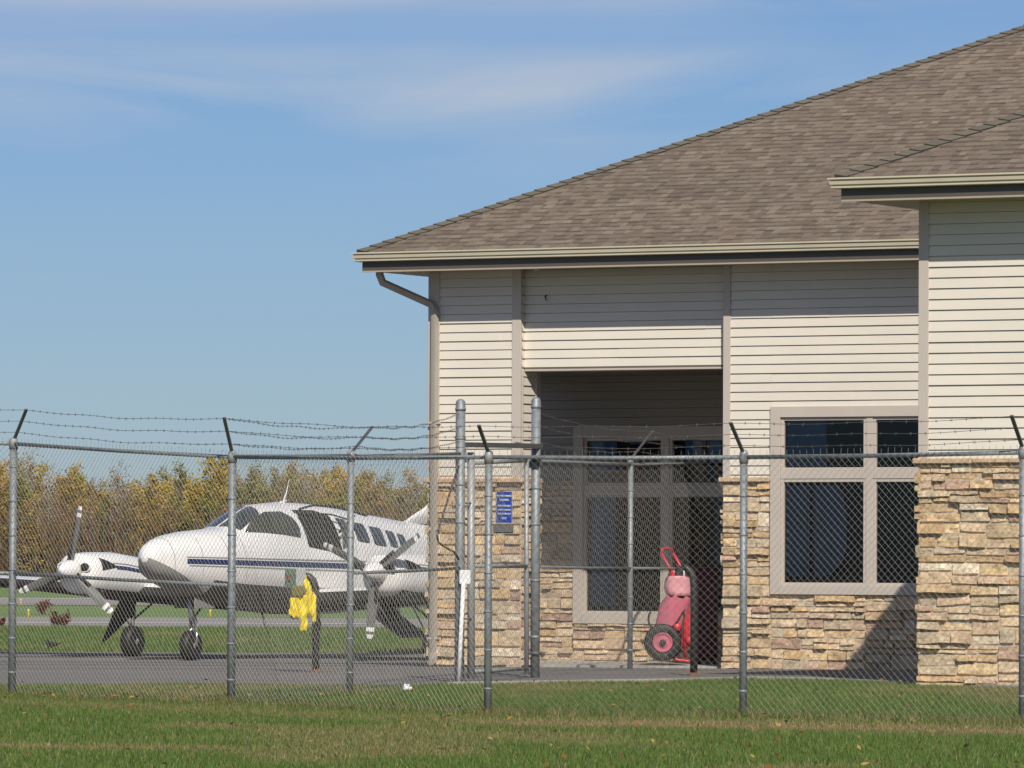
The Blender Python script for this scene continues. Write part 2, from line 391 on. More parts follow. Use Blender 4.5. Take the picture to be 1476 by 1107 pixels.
EXPO = 0.127
class Wall:
    def __init__(s, o, d, n): s.o, s.d, s.n = o, d, n
    def p(s, a, z, out=0.0): return (s.o[0] + s.d[0] * a + s.n[0] * out, s.o[1] + s.d[1] * a + s.n[1] * out, z)
def front(v): return Wall((0, v), (1, 0), (0, -1))
def leftside(u): return Wall((u, 0), (0, 1), (-1, 0))      # a = v
def rightface(u): return Wall((u, 0), (0, 1), (1, 0))
def wbox(mb, W, a0, a1, z0, z1, o0, o1, bev=0.0, col=None):
    b = MB(); b.box(a0, a1, o0, o1, z0, z1, col, bev)
    return mb.add([W.p(x, z, o) for x, o, z in b.v], b.f, col)
def siding(mb, W, a0, a1, z0, z1):
    k = int(math.floor(z0 / EXPO)) - 1
    while k * EXPO < z1:
        b, t = k * EXPO, (k + 1) * EXPO
        lo, hi = max(b, z0), min(t, z1)
        if hi > lo + 1e-4:
            f = lambda z: 0.034 - 0.020 * (z - b) / EXPO
            j = random.uniform(-.0012, .0012)
            gt_ = hi - .007 if (hi == t and hi - lo > .03) else hi
            aa = a0; first = True
            while aa < a1 - 1e-4:
                ab = min(a1, aa + (random.uniform(.6, 3.6) if first else 3.66)); first = False
                if a1 - ab < .3: ab = a1
                j = random.uniform(-.0022, .0022); j2 = j + random.uniform(-.001, .001)
                mb.quad(W.p(aa, lo, f(lo) + j), W.p(ab, lo, f(lo) + j2), W.p(ab, gt_, f(gt_) + j2), W.p(aa, gt_, f(gt_) + j))
                if gt_ < hi: mb.quad(W.p(aa, gt_, f(gt_)), W.p(ab, gt_, f(gt_)), W.p(ab, gt_, .0005), W.p(aa, gt_, .0005))
                mb.quad(W.p(aa, lo, 0.001), W.p(ab, lo, 0.001), W.p(ab, lo, f(lo) + j2), W.p(aa, lo, f(lo) + j))
                if ab < a1: mb.quad(W.p(ab, lo, f(lo) + j2 + .0015), W.p(ab + .004, lo, f(lo) + j2 - .004), W.p(ab + .004, gt_, f(gt_) + j2 - .004), W.p(ab, gt_, f(gt_) + j2 + .0015))
                aa = ab
        k += 1
    mb.quad(W.p(a0, z0), W.p(a1, z0), W.p(a1, z1), W.p(a0, z1))
PAL = [(.60, .43, .24), (.56, .37, .17), (.64, .48, .29), (.55, .43, .27), (.50, .39, .25), (.68, .52, .34), (.72, .61, .45), (.54, .33, .13), (.46, .38, .26), (.56, .38, .25), (.60, .42, .26), (.66, .47, .23), (.62, .47, .30), (.58, .38, .18)]
def one_stone(mb, W, a0, a1, z0, z1, rnd):
    c = PAL[rnd.randrange(len(PAL))] if rnd.random() < .95 else (.40, .22, .16)
    s = rnd.uniform(.84, 1.12); mn = (.63, .51, .37); c = tuple(min(1, (x * .66 + y * .34) * s) for x, y in zip(c, mn))
    d = rnd.choice((.012, .020, .028, .036, .048, .066, .080)) + rnd.uniform(-.004, .004)
    nx = max(4, int((a1 - a0) / .045) + 2); nz = 6
    seed = rnd.uniform(0, 500); g = rnd.uniform(.004, .010)
    vs = []; cs = []; tilt = rnd.uniform(-.010, .014)
    wob = rnd.uniform(.008, .024)
    for j in range(nz):
        tz = j / (nz - 1)
        for i in range(nx):
            tx = i / (nx - 1)
            a = a0 + g + (a1 - a0 - 2 * g) * tx; z = z0 + g + (z1 - z0 - 2 * g) * tz
            ed = (j in (0, nz - 1)) or (i in (0, nx - 1))
            nv = noise.noise(Vector((a * 9 + seed, z * 14, seed))) + .6 * noise.noise(Vector((a * 26, z * 30 + seed, seed)))
            n2 = noise.noise(Vector((a * 5 + seed, seed, z * 3)))
            o = 0.0 if ed else d + nv * .016 + tilt * (0.5 - tz)
            if ed and j == 0: o = 0.0; z += n2 * wob
            if ed and j == nz - 1: z -= abs(n2) * wob
            if j in (1, nz - 2): z = z0 + g + ((z1 - z0) - 2 * g) * (0.10 if j == 1 else 0.93) + n2 * wob * (1 if j == 1 else .4)
            if i in (1, nx - 2) and nx > 3: a = a0 + g + (.008 if i == 1 else (a1 - a0) - 2 * g - .008)
            if i == 0 or i == nx - 1: a += n2 * .006
            vs.append(W.p(a, z, o))
            kk = 1 + .22 * n2
            cs.append((c[0] * kk, c[1] * kk, c[2] * kk))
    fs = [(j * nx + i, j * nx + i + 1, (j + 1) * nx + i + 1, (j + 1) * nx + i) for j in range(nz - 1) for i in range(nx - 1)]
    n = len(mb.v); mb.v += vs; mb.c += cs; mb.f += [tuple(q + n for q in f) for f in fs]; mb.smooth += [False] * len(fs)
def stones(mb, W, a0, a1, z0, z1, seed=0):
    # panels of uneven width whose courses do not line up
    r = random.Random(seed + 500); zs = z0
    while zs < z1 - .02:
        hb = r.uniform(.5, .85)
        if zs + hb > z1 - .35: hb = z1 - zs
        a = a0; k = 0
        while a < a1 - 1e-3:
            w_ = r.uniform(.9, 2.0)
            if a + w_ > a1 - .5: w_ = a1 - a
            stones_panel(mb, W, a, a + w_, zs, zs + hb, r.randrange(10 ** 6)); a += w_
        zs += hb
def stones_panel(mb, W, a0, a1, z0, z1, seed=0):
    rnd = random.Random(seed); z = z0
    while z < z1 - .02:
        h = rnd.uniform(.15, .29)
        if z + h > z1 - .08: h = z1 - z
        a = a0
        while a < a1 - 1e-3:
            w_ = rnd.uniform(.16, .70)
            if a + w_ > a1 - .14: w_ = a1 - a
            r = rnd.random()
            if r < .22 and h < .25 and w_ < .55: one_stone(mb, W, a, a + w_, z, z + h, rnd)
            else:
                t = z + h * rnd.uniform(.36, .64)
                for (q0, q1) in ((z, t), (t, z + h)):
                    if w_ > .38 and rnd.random() < .5:
                        s_ = a + w_ * rnd.uniform(.3, .7)
                        one_stone(mb, W, a, s_, q0, q1, rnd); one_stone(mb, W, s_, a + w_, q0, q1, rnd)
                    else: one_stone(mb, W, a, a + w_, q0, q1, rnd)
            a += w_
        z += h
def mortar(mb, W, a0, a1, z0, z1): mb.quad(W.p(a0, z0, .002), W.p(a1, z0, .002), W.p(a1, z1, .002), W.p(a0, z1, .002))

Z_CAP = 2.62; Z_SOF = 5.56; Z_HEAD = 4.15; OV = 0.72; Z_EAVE = 5.82
U_P = u_at(750); U_R = u_at(1046); U_W = 11.95; V_W = -9.44; V_BACK = 2.9
sd_ = MB(); st = MB(); mo = MB(); cap = MB(); tr_ = MB()
F0 = front(0)
# left pillar, front face, and its flanks
siding(sd_, F0, 0.0, U_P, Z_CAP, Z_SOF)
stones(st, F0, -.03, U_P + .03, -.02, Z_CAP - .05, 1); mortar(mo, F0, -.03, U_P + .03, -.3, Z_CAP)
PR = Wall((U_P, 0), (0, 1), (1, 0))
siding(sd_, PR, 0, .50, Z_CAP, Z_HEAD + .2); stones(st, PR, 0, .53, -.02, Z_CAP - .05, 2); mortar(mo, PR, 0, .53, -.3, Z_CAP)
PB = Wall((0, .50), (1, 0), (0, 1)); siding(sd_, PB, 0, U_P, Z_CAP, Z_HEAD + .2); mortar(mo, PB, 0, U_P, -.3, Z_CAP)
LS = leftside(0)
siding(sd_, LS, 0, .50, Z_CAP, Z_SOF); stones(st, LS, -.03, .53, -.02, Z_CAP - .05, 3); mortar(mo, LS, 0, .53, -.3, Z_CAP)
siding(sd_, LS, .50, 17, Z_HEAD, Z_SOF); siding(sd_, LS, V_BACK, 17, Z_CAP, Z_HEAD)
stones(st, LS, V_BACK, 8, -.4, Z_CAP - .05, 4); mortar(mo, LS, V_BACK, 17, -.6, Z_CAP)
# header above the porch, set a little behind the pillar trim
siding(sd_, PR, 0, .11, Z_HEAD + .2, Z_SOF); siding(sd_, front(.11), U_P, U_R, Z_HEAD, Z_SOF)
# right section with window
WX0 = u_at(1113); WX1 = WX0 + 2 * (u_at(1253) - WX0) + .0; 
WZ0, WZ1 = 1.02, 3.60
siding(sd_, F0, U_R, WX0, Z_CAP, Z_SOF); siding(sd_, F0, WX0, WX1, WZ1, Z_SOF); siding(sd_, F0, WX1, U_W, Z_CAP, Z_SOF)
stones(st, F0, U_R - .03, WX0, -.02, Z_CAP - .05, 5); stones(st, F0, WX0, WX1, -.02, WZ0, 6); stones(st, F0, WX1, U_W, -.02, Z_CAP - .05, 7)
mortar(mo, F0, U_R - .03, WX0, -.3, Z_CAP); mortar(mo, F0, WX0, WX1, -.3, WZ0); mortar(mo, F0, WX1, U_W, -.3, Z_CAP)
LR = Wall((U_R, 0), (0, 1), (-1, 0)); siding(sd_, LR, 0, V_BACK, Z_CAP, Z_HEAD + .1); stones(st, LR, 0, V_BACK, -.02, Z_CAP - .05, 8); mortar(mo, LR, 0, V_BACK, -.3, Z_CAP)
# porch back wall with its window
FB = front(V_BACK)
BX0 = u_at(829, V_BACK); BX1 = U_R - .02; BZ0, BZ1 = .56, 3.42
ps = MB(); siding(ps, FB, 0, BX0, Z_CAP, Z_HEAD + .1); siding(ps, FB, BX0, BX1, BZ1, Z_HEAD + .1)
ps.build('siding', MAT['porch_shade_siding'], bld, recalc=False, label='porch back wall siding, toned darker taupe to deepen the shade')
stones(st, FB, 0, BX0, .02, Z_CAP - .05, 9); stones(st, FB, BX0, BX1, .02, BZ0, 10)
mortar(mo, FB, 0, BX0, -.3, Z_CAP); mortar(mo, FB, BX0, BX1, -.3, BZ0)
# wing
FW = front(V_W); WE = 26.0
siding(sd_, FW, U_W, WE, Z_CAP + .06, Z_SOF + .17); stones(st, FW, U_W - .04, 16, -.04, Z_CAP, 11); mortar(mo, FW, U_W - .04, WE, -.3, Z_CAP + .05)
LW = leftside(U_W); siding(sd_, LW, V_W, 0, Z_CAP + .06, Z_SOF + .17); stones(st, LW, V_W - .04, 0, -.04, Z_CAP, 12); mortar(mo, LW, V_W, 0, -.3, Z_CAP + .05)
# right and rear walls (out of view)
siding(sd_, Wall((WE, 0), (0, 1), (1, 0)), V_W, 17, 0, Z_SOF); siding(sd_, Wall((0, 17), (1, 0), (0, 1)), 0, WE, 0, Z_SOF)
sd_.build('siding', MAT['siding'], bld, recalc=False)
st.build('stone_veneer', MAT['stone'], bld, recalc=False)
mo.build('mortar_bed', MAT['mortar'], bld, recalc=False)
# projecting stone cap course
def capcourse(W, a0, a1, z, seed):
    cap = MB(); rnd = random.Random(seed); a = a0
    while a < a1 - 1e-3:
        w_ = rnd.uniform(.45, .95)
        if a + w_ > a1 - .3: w_ = a1 - a
        c = rnd.choice([(.56, .36, .22), (.60, .42, .26), (.52, .38, .25)])
        wbox(cap, W, a + .003, a + w_ - .003, z - .055 + rnd.uniform(-.006, .006), z + .012, 0, .085 + rnd.uniform(-.012, .012), .012, c)
        a += w_
    cap.build('stone_cap', MAT['stone'], bld)
capcourse(F0, -.08, U_P + .08, Z_CAP, 1); capcourse(PR, 0, .54, Z_CAP, 2); capcourse(F0, U_R - .07, WX0 - .002, Z_CAP, 3)
capcourse(F0, WX1 + .002, U_W, Z_CAP, 4); capcourse(FW, U_W - .09, 17, Z_CAP + .06, 5); capcourse(LW, V_W, 0, Z_CAP + .06, 6); capcourse(FB, 0.6, BX0 - .01, Z_CAP, 7)
capcourse(LS, 0, .54, Z_CAP, 8)
# trim boards
tw = .105
def trimb(*a):
    t = MB(); wbox(t, *a); t.build('corner_trim', MAT['trim'], bld)
trimb(F0, -.028, tw + .05, Z_CAP + .012, Z_SOF, .0, .042, .004)
trimb(LS, .003, tw, Z_CAP + .012, Z_SOF, .002, .040, .004)
trimb(F0, U_P - tw - .01, U_P + .026, Z_CAP + .012, Z_SOF, .0, .042, .004)
trimb(PR, .004, .03, Z_CAP + .012, Z_HEAD, .0, .038, .003)
trimb(PR, .40, .525, Z_CAP + .012, Z_HEAD, .0, .042, .004)
trimb(F0, U_R - .02, U_R + .09, Z_CAP + .012, Z_SOF, .0, .042, .004)
trimb(FW, U_W - .028, U_W + .10, Z_CAP + .072, Z_SOF + .17, .0, .042, .004)
trimb(LW, V_W + .003, V_W + .10, Z_CAP + .072, Z_SOF + .17, .002, .040, .004)
trimb(front(.11), U_P + .03, U_R - .02, Z_HEAD - .015, Z_HEAD + .012, -.3, .040, .003)
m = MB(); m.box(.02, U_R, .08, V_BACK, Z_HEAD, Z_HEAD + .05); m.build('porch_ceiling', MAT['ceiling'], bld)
m = MB(); m.box(0, U_R, .3, V_BACK, -.06, .012); m.build('porch_slab', MAT['concrete'], bld)
m = MB(); m.tube([(u_at(783), .09, 5.20), (u_at(783), .04, 5.19), (u_at(785), .02, 5.16), (u_at(785), .04, 5.13)], .009, 8); m.build('wall_hook', MAT['black'], bld)

# windows
def window(name, W, x0, x1, z0, z1, cols, zsplit, trimw, sill=.09, curt=(), lab=None, cm_='curtain'):
    fr = MB()
    d = .060
    wbox(fr, W, x0, x0 + trimw, z0, z1, .0, d, .004); wbox(fr, W, x1 - trimw, x1, z0, z1, .0, d, .004)
    wbox(fr, W, x0 + trimw, x1 - trimw, z1 - trimw, z1, .0, d - .002, .004)
    wbox(fr, W, x0 + trimw, x1 - trimw, z0, z0 + sill, .0, d + .012, .004)
    ix0, ix1, iz0, iz1 = x0 + trimw, x1 - trimw, z0 + sill, z1 - trimw
    root = fr.build(name, MAT['trim'], bld, label=lab)
    fb = MB(); pane = []
    xs = [ix0] + cols + [ix1]; zs = [iz0] + list(zsplit) + [iz1]
    mw = .05
    for i in range(len(xs) - 1):
        for j in range(len(zs) - 1):
            a0, a1 = xs[i], xs[i + 1]; b0, b1 = zs[j], zs[j + 1]
            l = .045; hw = mw if i > 0 else 0
            q0 = a0 + (mw if i > 0 else 0); q1 = a1 - (mw if i < len(xs) - 2 else 0)
            r0 = b0 + (.055 if j > 0 else 0); r1 = b1 - (.055 if j < len(zs) - 2 else 0)
            wbox(fb, W, q0, q0 + l, r0, r1, -.03, .022, .004); wbox(fb, W, q1 - l, q1, r0, r1, -.03, .022, .004)
            wbox(fb, W, q0 + l, q1 - l, r0, r0 + l, -.03, .020, .004); wbox(fb, W, q0 + l, q1 - l, r1 - l, r1, -.03, .020, .004)
            pane.append((q0 + l, q1 - l, r0 + l, r1 - l))
    for c in cols: wbox(fb, W, c - mw, c + mw, iz0, iz1, -.03, .034, .004)
    for zc in zsplit:
        for i in range(len(xs) - 1):
            wbox(fb, W, xs[i] + (mw if i else 0), xs[i + 1] - (mw if i < len(xs) - 2 else 0), zc - .055, zc + .055, -.03, .031, .004)
    fb.build('sash', MAT['trim'], root)
    for (a0, a1, b0, b1) in pane:
        g = MB(); wbox(g, W, a0 - .005, a1 + .005, b0 - .005, b1 + .005, -.024, -.018); g.build('pane', MAT['glass'], root)
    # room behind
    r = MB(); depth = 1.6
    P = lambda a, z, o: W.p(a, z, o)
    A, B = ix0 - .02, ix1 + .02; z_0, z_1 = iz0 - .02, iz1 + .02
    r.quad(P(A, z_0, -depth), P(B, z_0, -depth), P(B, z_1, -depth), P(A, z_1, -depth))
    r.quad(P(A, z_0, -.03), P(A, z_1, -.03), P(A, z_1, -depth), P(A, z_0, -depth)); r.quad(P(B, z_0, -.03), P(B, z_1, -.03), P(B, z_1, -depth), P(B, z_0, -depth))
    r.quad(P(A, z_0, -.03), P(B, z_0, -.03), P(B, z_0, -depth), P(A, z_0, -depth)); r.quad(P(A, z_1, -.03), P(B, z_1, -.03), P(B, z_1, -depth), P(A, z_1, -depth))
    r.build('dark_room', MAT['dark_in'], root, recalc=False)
    for poly in curt:
        cm = MB(); n = len(poly)
        cm.add([W.p(a, z, -.07) for a, z in poly] + [W.p(a, z, -.085) for a, z in poly], [tuple(range(n)), tuple(range(n, 2 * n))[::-1]] + [(i, (i + 1) % n, n + (i + 1) % n, n + i) for i in range(n)])
        cm.build('curtain', MAT[cm_], root)
    return root
def uz(px, py, v=0.0):
    u = u_at(px, v); Y = C0.y + u * UX.y + v * VX.y
    return (u, at(px, py, Y).z)
c1 = u_at(1255)
window('window', F0, WX0, WX1, WZ0, WZ1, [c1], [2.66], .15, .12,
       curt=[[uz(1128, 598), uz(1188, 598), uz(1188, 672), uz(1128, 672)],
             [uz(1128, 700), uz(1163, 700), uz(1163, 830), uz(1128, 830)],
             [uz(1171, 700), uz(1205, 700), uz(1213, 715), uz(1217, 740), uz(1217, 790), uz(1210, 812), uz(1195, 828), uz(1171, 832)]],
       lab='large four-pane window with bluish curtains in its left panes')
cb = [u_at(p, V_BACK) for p in (962,)]
def cq(a, b, c, d): return [uz(a, d, V_BACK), uz(b, d, V_BACK), uz(b, c, V_BACK), uz(a, c, V_BACK)]
window('window', FB, BX0, BX1, BZ0, BZ1, cb, [2.50], .16, .14,
       curt=[cq(850, 886, 610, 680), cq(850, 884, 708, 872), cq(905, 935, 616, 640), cq(985, 1008, 620, 668), cq(1020, 1036, 614, 668)],
       lab='wide shaded porch window with pale sill', cm_='porch_curtain')

# roof
PITCHR = 0.490; AL = math.atan(PITCHR); EX = 0.145
def shingle_slope(mb, org, du, dv, ze, length_l, length_r, rows, hipL=True, umax=None, seed=0):
    """org = eave corner (x,y); du along eave; dv uphill in plan."""
    rnd = random.Random(seed)
    base = [(.190, .148, .112), (.170, .130, .098), (.212, .170, .130), (.156, .118, .090), (.180, .136, .104), (.203, .166, .124)]
    run = EX * cos(AL); k = run
    def P(a, r, h): return (org[0] + du[0] * a + dv[0] * r, org[1] + du[1] * a + dv[1] * r, ze + r * PITCHR + h)
    for i in range(rows):
        r0, r1 = i * run, (i + 1) * run + .02
        aL = (r0 if hipL else 0); aR = length_r - r0
        if umax: aR = min(aR, umax)
        a = aL - rnd.uniform(0, .3)
        rowc = rnd.uniform(.93, 1.05)
        while a < aR:
            w_ = rnd.uniform(.06, .20)
            a0, a1 = max(a, aL), min(a + w_, aR)
            if a1 > a0 + .003:
                c = rnd.choice(base); s = rnd.uniform(.88, 1.1) * rowc; c = tuple(x * s for x in c)
                lift = rnd.choice((.007, .008, .017, .018))
                rm = r0 + (r1 - r0) * rnd.uniform(.58, .70); hm = lift + (.002 - lift) * .66
                mb.add([P(a0, r0, lift), P(a1, r0, lift), P(a1, rm, hm), P(a0, rm, hm), P(a0, r0, 0), P(a1, r0, 0)], [(0, 1, 2, 3), (4, 5, 1, 0)], c)
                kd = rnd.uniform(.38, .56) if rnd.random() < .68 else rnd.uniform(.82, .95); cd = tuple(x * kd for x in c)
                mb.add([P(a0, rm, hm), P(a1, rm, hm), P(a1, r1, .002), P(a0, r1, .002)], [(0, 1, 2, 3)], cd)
                # shaded side edges of the thicker tabs
                mb.add([P(a0, r0, 0), P(a0, r0, lift), P(a0, r1, .002)], [(0, 1, 2)], c)
                mb.add([P(a1, r0, 0), P(a1, r0, lift), P(a1, r1, .002)], [(0, 1, 2)], c)
            a += w_
EO = OV + .03
W_M = 26.0; D_M = 17.0
sh = MB()
shingle_slope(sh, (-EO, -EO), (1, 0), (0, 1), Z_EAVE, 0, W_M + 2 * EO, 70, True, 22.0, 3)
roof = sh.build('roof', MAT['shingle'], bld, recalc=False, label='brown architectural shingle hip roof')
shw = MB(); ZW = Z_EAVE + .17
shingle_slope(shw, (U_W - EO, V_W - EO), (1, 0), (0, 1), ZW, 0, 14.0, 40, True, 6.5, 4)
roofw = shw.build('roof', MAT['shingle'], bld, recalc=False, label='lower shingle hip roof of the projecting wing')
# other slopes and deck
dk = MB()
x0, x1, y0, y1 = -EO, W_M + EO, -EO, D_M + EO; hh = (y1 - y0) / 2; zr = Z_EAVE + hh * PITCHR; e = -.006
A, B, Cc, D = (x0, y0, Z_EAVE + e), (x1, y0, Z_EAVE + e), (x1, y1, Z_EAVE), (x0, y1, Z_EAVE)
R0, R1 = (x0 + hh, y0 + hh, zr + e), (x1 - hh, y0 + hh, zr + e)
dk.quad(A, B, R1, R0); dk.add([A, R0, D], [(0, 1, 2)]); dk.quad(D, R0, R1, Cc); dk.add([B, Cc, R1], [(0, 1, 2)])
dk.build('roof_deck', MAT['shingle_back'], roof, recalc=False)
dk = MB()
x0, x1, y0, y1 = U_W - EO, U_W - EO + 14.0, V_W - EO, 6.5; hh = 7.0
A, B = (x0, y0, ZW + e), (x1, y0, ZW + e); Rf = (x0 + hh, y0 + hh, ZW + hh * PITCHR + e); Rb = (x0 + hh, y1, ZW + hh * PITCHR + e)
dk.add([A, B, Rf], [(0, 1, 2)]); dk.quad(A, Rf, Rb, (x0, y1, ZW + e)); dk.quad(B, (x1, y1, ZW + e), Rb, Rf)
dk.build('roof_deck', MAT['shingle_back'], roofw, recalc=False)
def hipcaps(org, ze, n, parent, step=.205, seed=0):
    hc = MB(); rnd = random.Random(seed)
    for i in range(n):
        r0 = i * step * .645 - .03; r1 = r0 + step * .645 * 1.25
        cc = rnd.choice([(.125, .110, .082), (.14, .122, .092), (.115, .10, .077)])
        for sg in (0, 1):
            wd = .15
            def P(r, off, h):
                x, y = (r + off * .7071 * 2 * .72, r) if sg == 0 else (r, r + off * .7071 * 2 * .72)
                z = ze + r * PITCHR + h
                return (org[0] + x, org[1] + y, z)
            hc.quad(P(r0, 0, .055), P(r0, wd, .030), P(r1, wd, .012), P(r1, 0, .036), cc)
            hc.quad(P(r0, 0, .0), P(r0, wd, .0), P(r0, wd, .030), P(r0, 0, .055), tuple(x * .25 for x in cc))  # cap edges coloured dark to stand in for shadow at the joints
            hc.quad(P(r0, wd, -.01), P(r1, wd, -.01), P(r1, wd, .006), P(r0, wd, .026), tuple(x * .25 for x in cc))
    hc.build('hip_cap', MAT['shingle'], parent, recalc=False)
hipcaps((-EO, -EO), Z_EAVE, 70, roof, seed=1); hipcaps((U_W - EO, V_W - EO), ZW, 50, roofw, seed=2)
# eaves: soffit, fascia, gutter
def eaves(ox, oy, u_end, v_end, dz, nm):
    so = MB(); z = Z_SOF + dz
    so.box(ox - OV + .02, u_end, oy - OV + .02, oy - .002, z, z + .02)
    so.box(ox - OV + .02, ox - .002, oy - .002, v_end, z, z + .02)
    so.box(ox - OV, u_end, oy - OV, oy - OV + .03, z - .022, z - .0)       # pale lip under the fascia
    so.build('soffit', MAT['soffit'], bld)
    fa = MB()
    fa.box(ox - OV, u_end, oy - OV - .001, oy - OV + .018, z + .001, Z_EAVE + dz - .012)
    fa.box(ox - OV - .001, ox - OV + .018, oy - OV + .018, v_end, z + .001, Z_EAVE + dz - .012)
    fa.build('fascia', MAT['fascia'], bld)
    prof = [(.0, -.012), (.0, -.130), (.080, -.130), (.092, -.122), (.092, -.104), (.076, -.100), (.076, -.088), (.104, -.082), (.110, -.044), (.094, -.040), (.094, -.026), (.126, -.022), (.126, -.002), (.112, -.002), (.112, -.018), (.01, -.020)]
    gt = MB(); zt = Z_EAVE + dz - .003
    n = len(prof)
    gt.add([(ox - OV - o, oy - OV - o, zt + h) for o, h in prof] + [(u_end, oy - OV - o, zt + h) for o, h in prof],
           [(i, (i + 1) % n, n + (i + 1) % n, n + i) for i in range(n)])
    gt.add([(ox - OV - o, oy - OV - o, zt + h) for o, h in prof] + [(ox - OV - o, v_end, zt + h) for o, h in prof],
           [(i, (i + 1) % n, n + (i + 1) % n, n + i) for i in range(n)])
    # drip edge
    gt.box(ox - OV - .03, u_end, oy - OV - .04, oy - OV + .01, zt - .001, zt + .003)
    gt.build('gutter', MAT['gutter'], bld)
eaves(0, 0, U_W - .003, D_M, 0, 'main'); eaves(U_W, V_W, WE, -1.0, .17, 'wing')
# downspout with its offset elbow
ds = MB(); rs = [(-.046, -.034), (-.02, -.038), (.02, -.038), (.046, -.034), (.046, .034), (.02, .038), (-.02, .038), (-.046, .034)]
gx, gy = -OV - .03, -OV * .30
ds.tube([(gx + .20, -.52, Z_SOF + .15), (gx + .20, -.52, Z_SOF - .05), (gx + .24, -.50, Z_SOF - .16), (gx + .80, -.10, Z_SOF - .46), (gx + .86, -.095, Z_SOF - .56), (gx + .86, -.095, 4.2), (gx + .86, -.095, .16), (gx + .88, -.14, .06), (gx + .92, -.24, .03)], 1.0, sect=rs, smooth=False, up=(0, 1, 0))
MAT['spout'] = M('downspout_paint', (0.37, 0.335, 0.285), 0.4, n_scale=3, n_amt=0.06)
dso = ds.build('downspout', MAT['spout'], bld)
for z in (.35, 1.9, 3.4): MB().box(gx + .86 - .07, gx + .86 + .07, -.128, -.03, z, z + .03).build('bracket', MAT['trim'], dso)

# ------------------------------------------------------------------ chain link fences
DI = 0.072
def mesh_panel(A, B, za, zb, r=.0016, DI=.072):
    """A, B ground points; za, zb heights of top edge above z=0"""
    m = MB(); A = Vector(A); B = Vector(B); d = B - A; Ln = hypot(d.x, d.y); dx, dy = d.x / Ln, d.y / Ln
    H0 = .5 * ((za - A.z) + (zb - B.z)) - .04
    def P(s, q, o):                # s along, q = 0..H0 height
        t = s / Ln; g = A.z + (B.z - A.z) * t + .04; top = za + (zb - za) * t
        z = g + (top - g) * q / H0
        bow = .012 * sin(s * 1.9 + A.x) * sin(q * 2.2)
        return Vector((A.x + dx * s - dy * (o + bow), A.y + dy * s + dx * (o + bow), z))
    n = int((Ln + H0) / DI) + 1
    for i in range(-int(H0 / DI) - 1, int(Ln / DI) + 1):
        c = i * DI
        s0, s1 = max(0, c), min(Ln, c + H0)
        if s1 - s0 > .02:
            k = max(1, int((s1 - s0) / .45)); m.tube([P(s0 + (s1 - s0) * j / k, s0 + (s1 - s0) * j / k - c, .002) for j in range(k + 1)], r, 3, cap=False, smooth=False)
        c = c + H0
        s0, s1 = max(0, c - H0), min(Ln, c)
        if s1 - s0 > .02:
            k = max(1, int((s1 - s0) / .45)); m.tube([P(s0 + (s1 - s0) * j / k, c - (s0 + (s1 - s0) * j / k), -.002) for j in range(k + 1)], r, 3, cap=False, smooth=False)
    k = 0; s = DI / 2
    while s < Ln:                  # twisted selvage points above the rail
        p = P(s, H0, 0); hgt = .055 + random.uniform(-.008, .008); e_ = random.uniform(-.008, .008)
        m.tube([p - Vector((0, 0, .03)), p + Vector((e_ * .4, 0, hgt * .5)), p + Vector((e_, random.uniform(-.006, .006), hgt))], r * 1.15, 3, cap=False, smooth=False)
        s += DI
    return m
def rail(A, B, za, zb, r=.021):
    return MB().tube([(A[0], A[1], za), ((A[0] + B[0]) / 2, (A[1] + B[1]) / 2, (za + zb) / 2 - .006), (B[0], B[1], zb)], r, 10)
def post(parent, P, top, r, arm=None, rings=True, label=None):
    m = MB(); m.lathe([(r, P.z - .2), (r, top - .01)], (P.x, P.y, 0), n=16)
    if rings:
        z = P.z + .25
        while z < top - .25: m.lathe([(r + .001, z), (r + .006, z + .004), (r + .006, z + .018), (r + .001, z + .022)], (P.x, P.y, 0), n=14); z += .36
    o = m.build('post', MAT['galv'], parent, label=label)
    c = MB()
    if arm is None: c.lathe([(r + .008, top - .10), (r + .010, top - .02), (r + .004, top + .02), (r * .6, top + .045), (.004, top + .055)], (P.x, P.y, 0), n=16); c.build('post_cap', MAT['galv_gate'], o)
    else:
        c.lathe([(r + .007, top - .075), (r + .007, top + .005), (r + .001, top + .03), (.02, top + .05)], (P.x, P.y, 0), n=16)
        c.build('post_cap', MAT['galv_gate'], o)
        a = MB(); q0 = Vector((P.x, P.y, top + .01)); q1 = Vector(arm)
        a.tube([q0, q1], 1.0, sect=[(-.016, -.009), (.016, -.009), (.016, .009), (-.016, .009)], smooth=False)
        a.build('barb_arm', MAT['arm'], o)
    return o
def barbed(m, pts, seed=0):
    rnd = random.Random(seed)
    for a, b in zip(pts[:-1], pts[1:]):
        a = Vector(a); b = Vector(b); Ln = (b - a).length; n = max(4, int(Ln / .15)); P = []
        ph = rnd.uniform(0, 9)
        for i in range(n + 1):
            t = i / n; p = a.lerp(b, t); p.z -= 4 * .022 * t * (1 - t) * Ln / 2.4 - .008 * sin(t * Ln * 4.1 + ph) * sin(pi * t) ; P.append(p)
        m.tube(P, .0023, 4, cap=False, smooth=False)
        for p in P[1:-1]:
            an = rnd.uniform(0, 3)
            for sgn in (1, -1):
                dd = Vector((.009 * cos(an), .006, .012 * sgn)); m.tube([p - dd, p + dd + Vector((.004, 0, 0))], .0022, 3, cap=False, smooth=False)

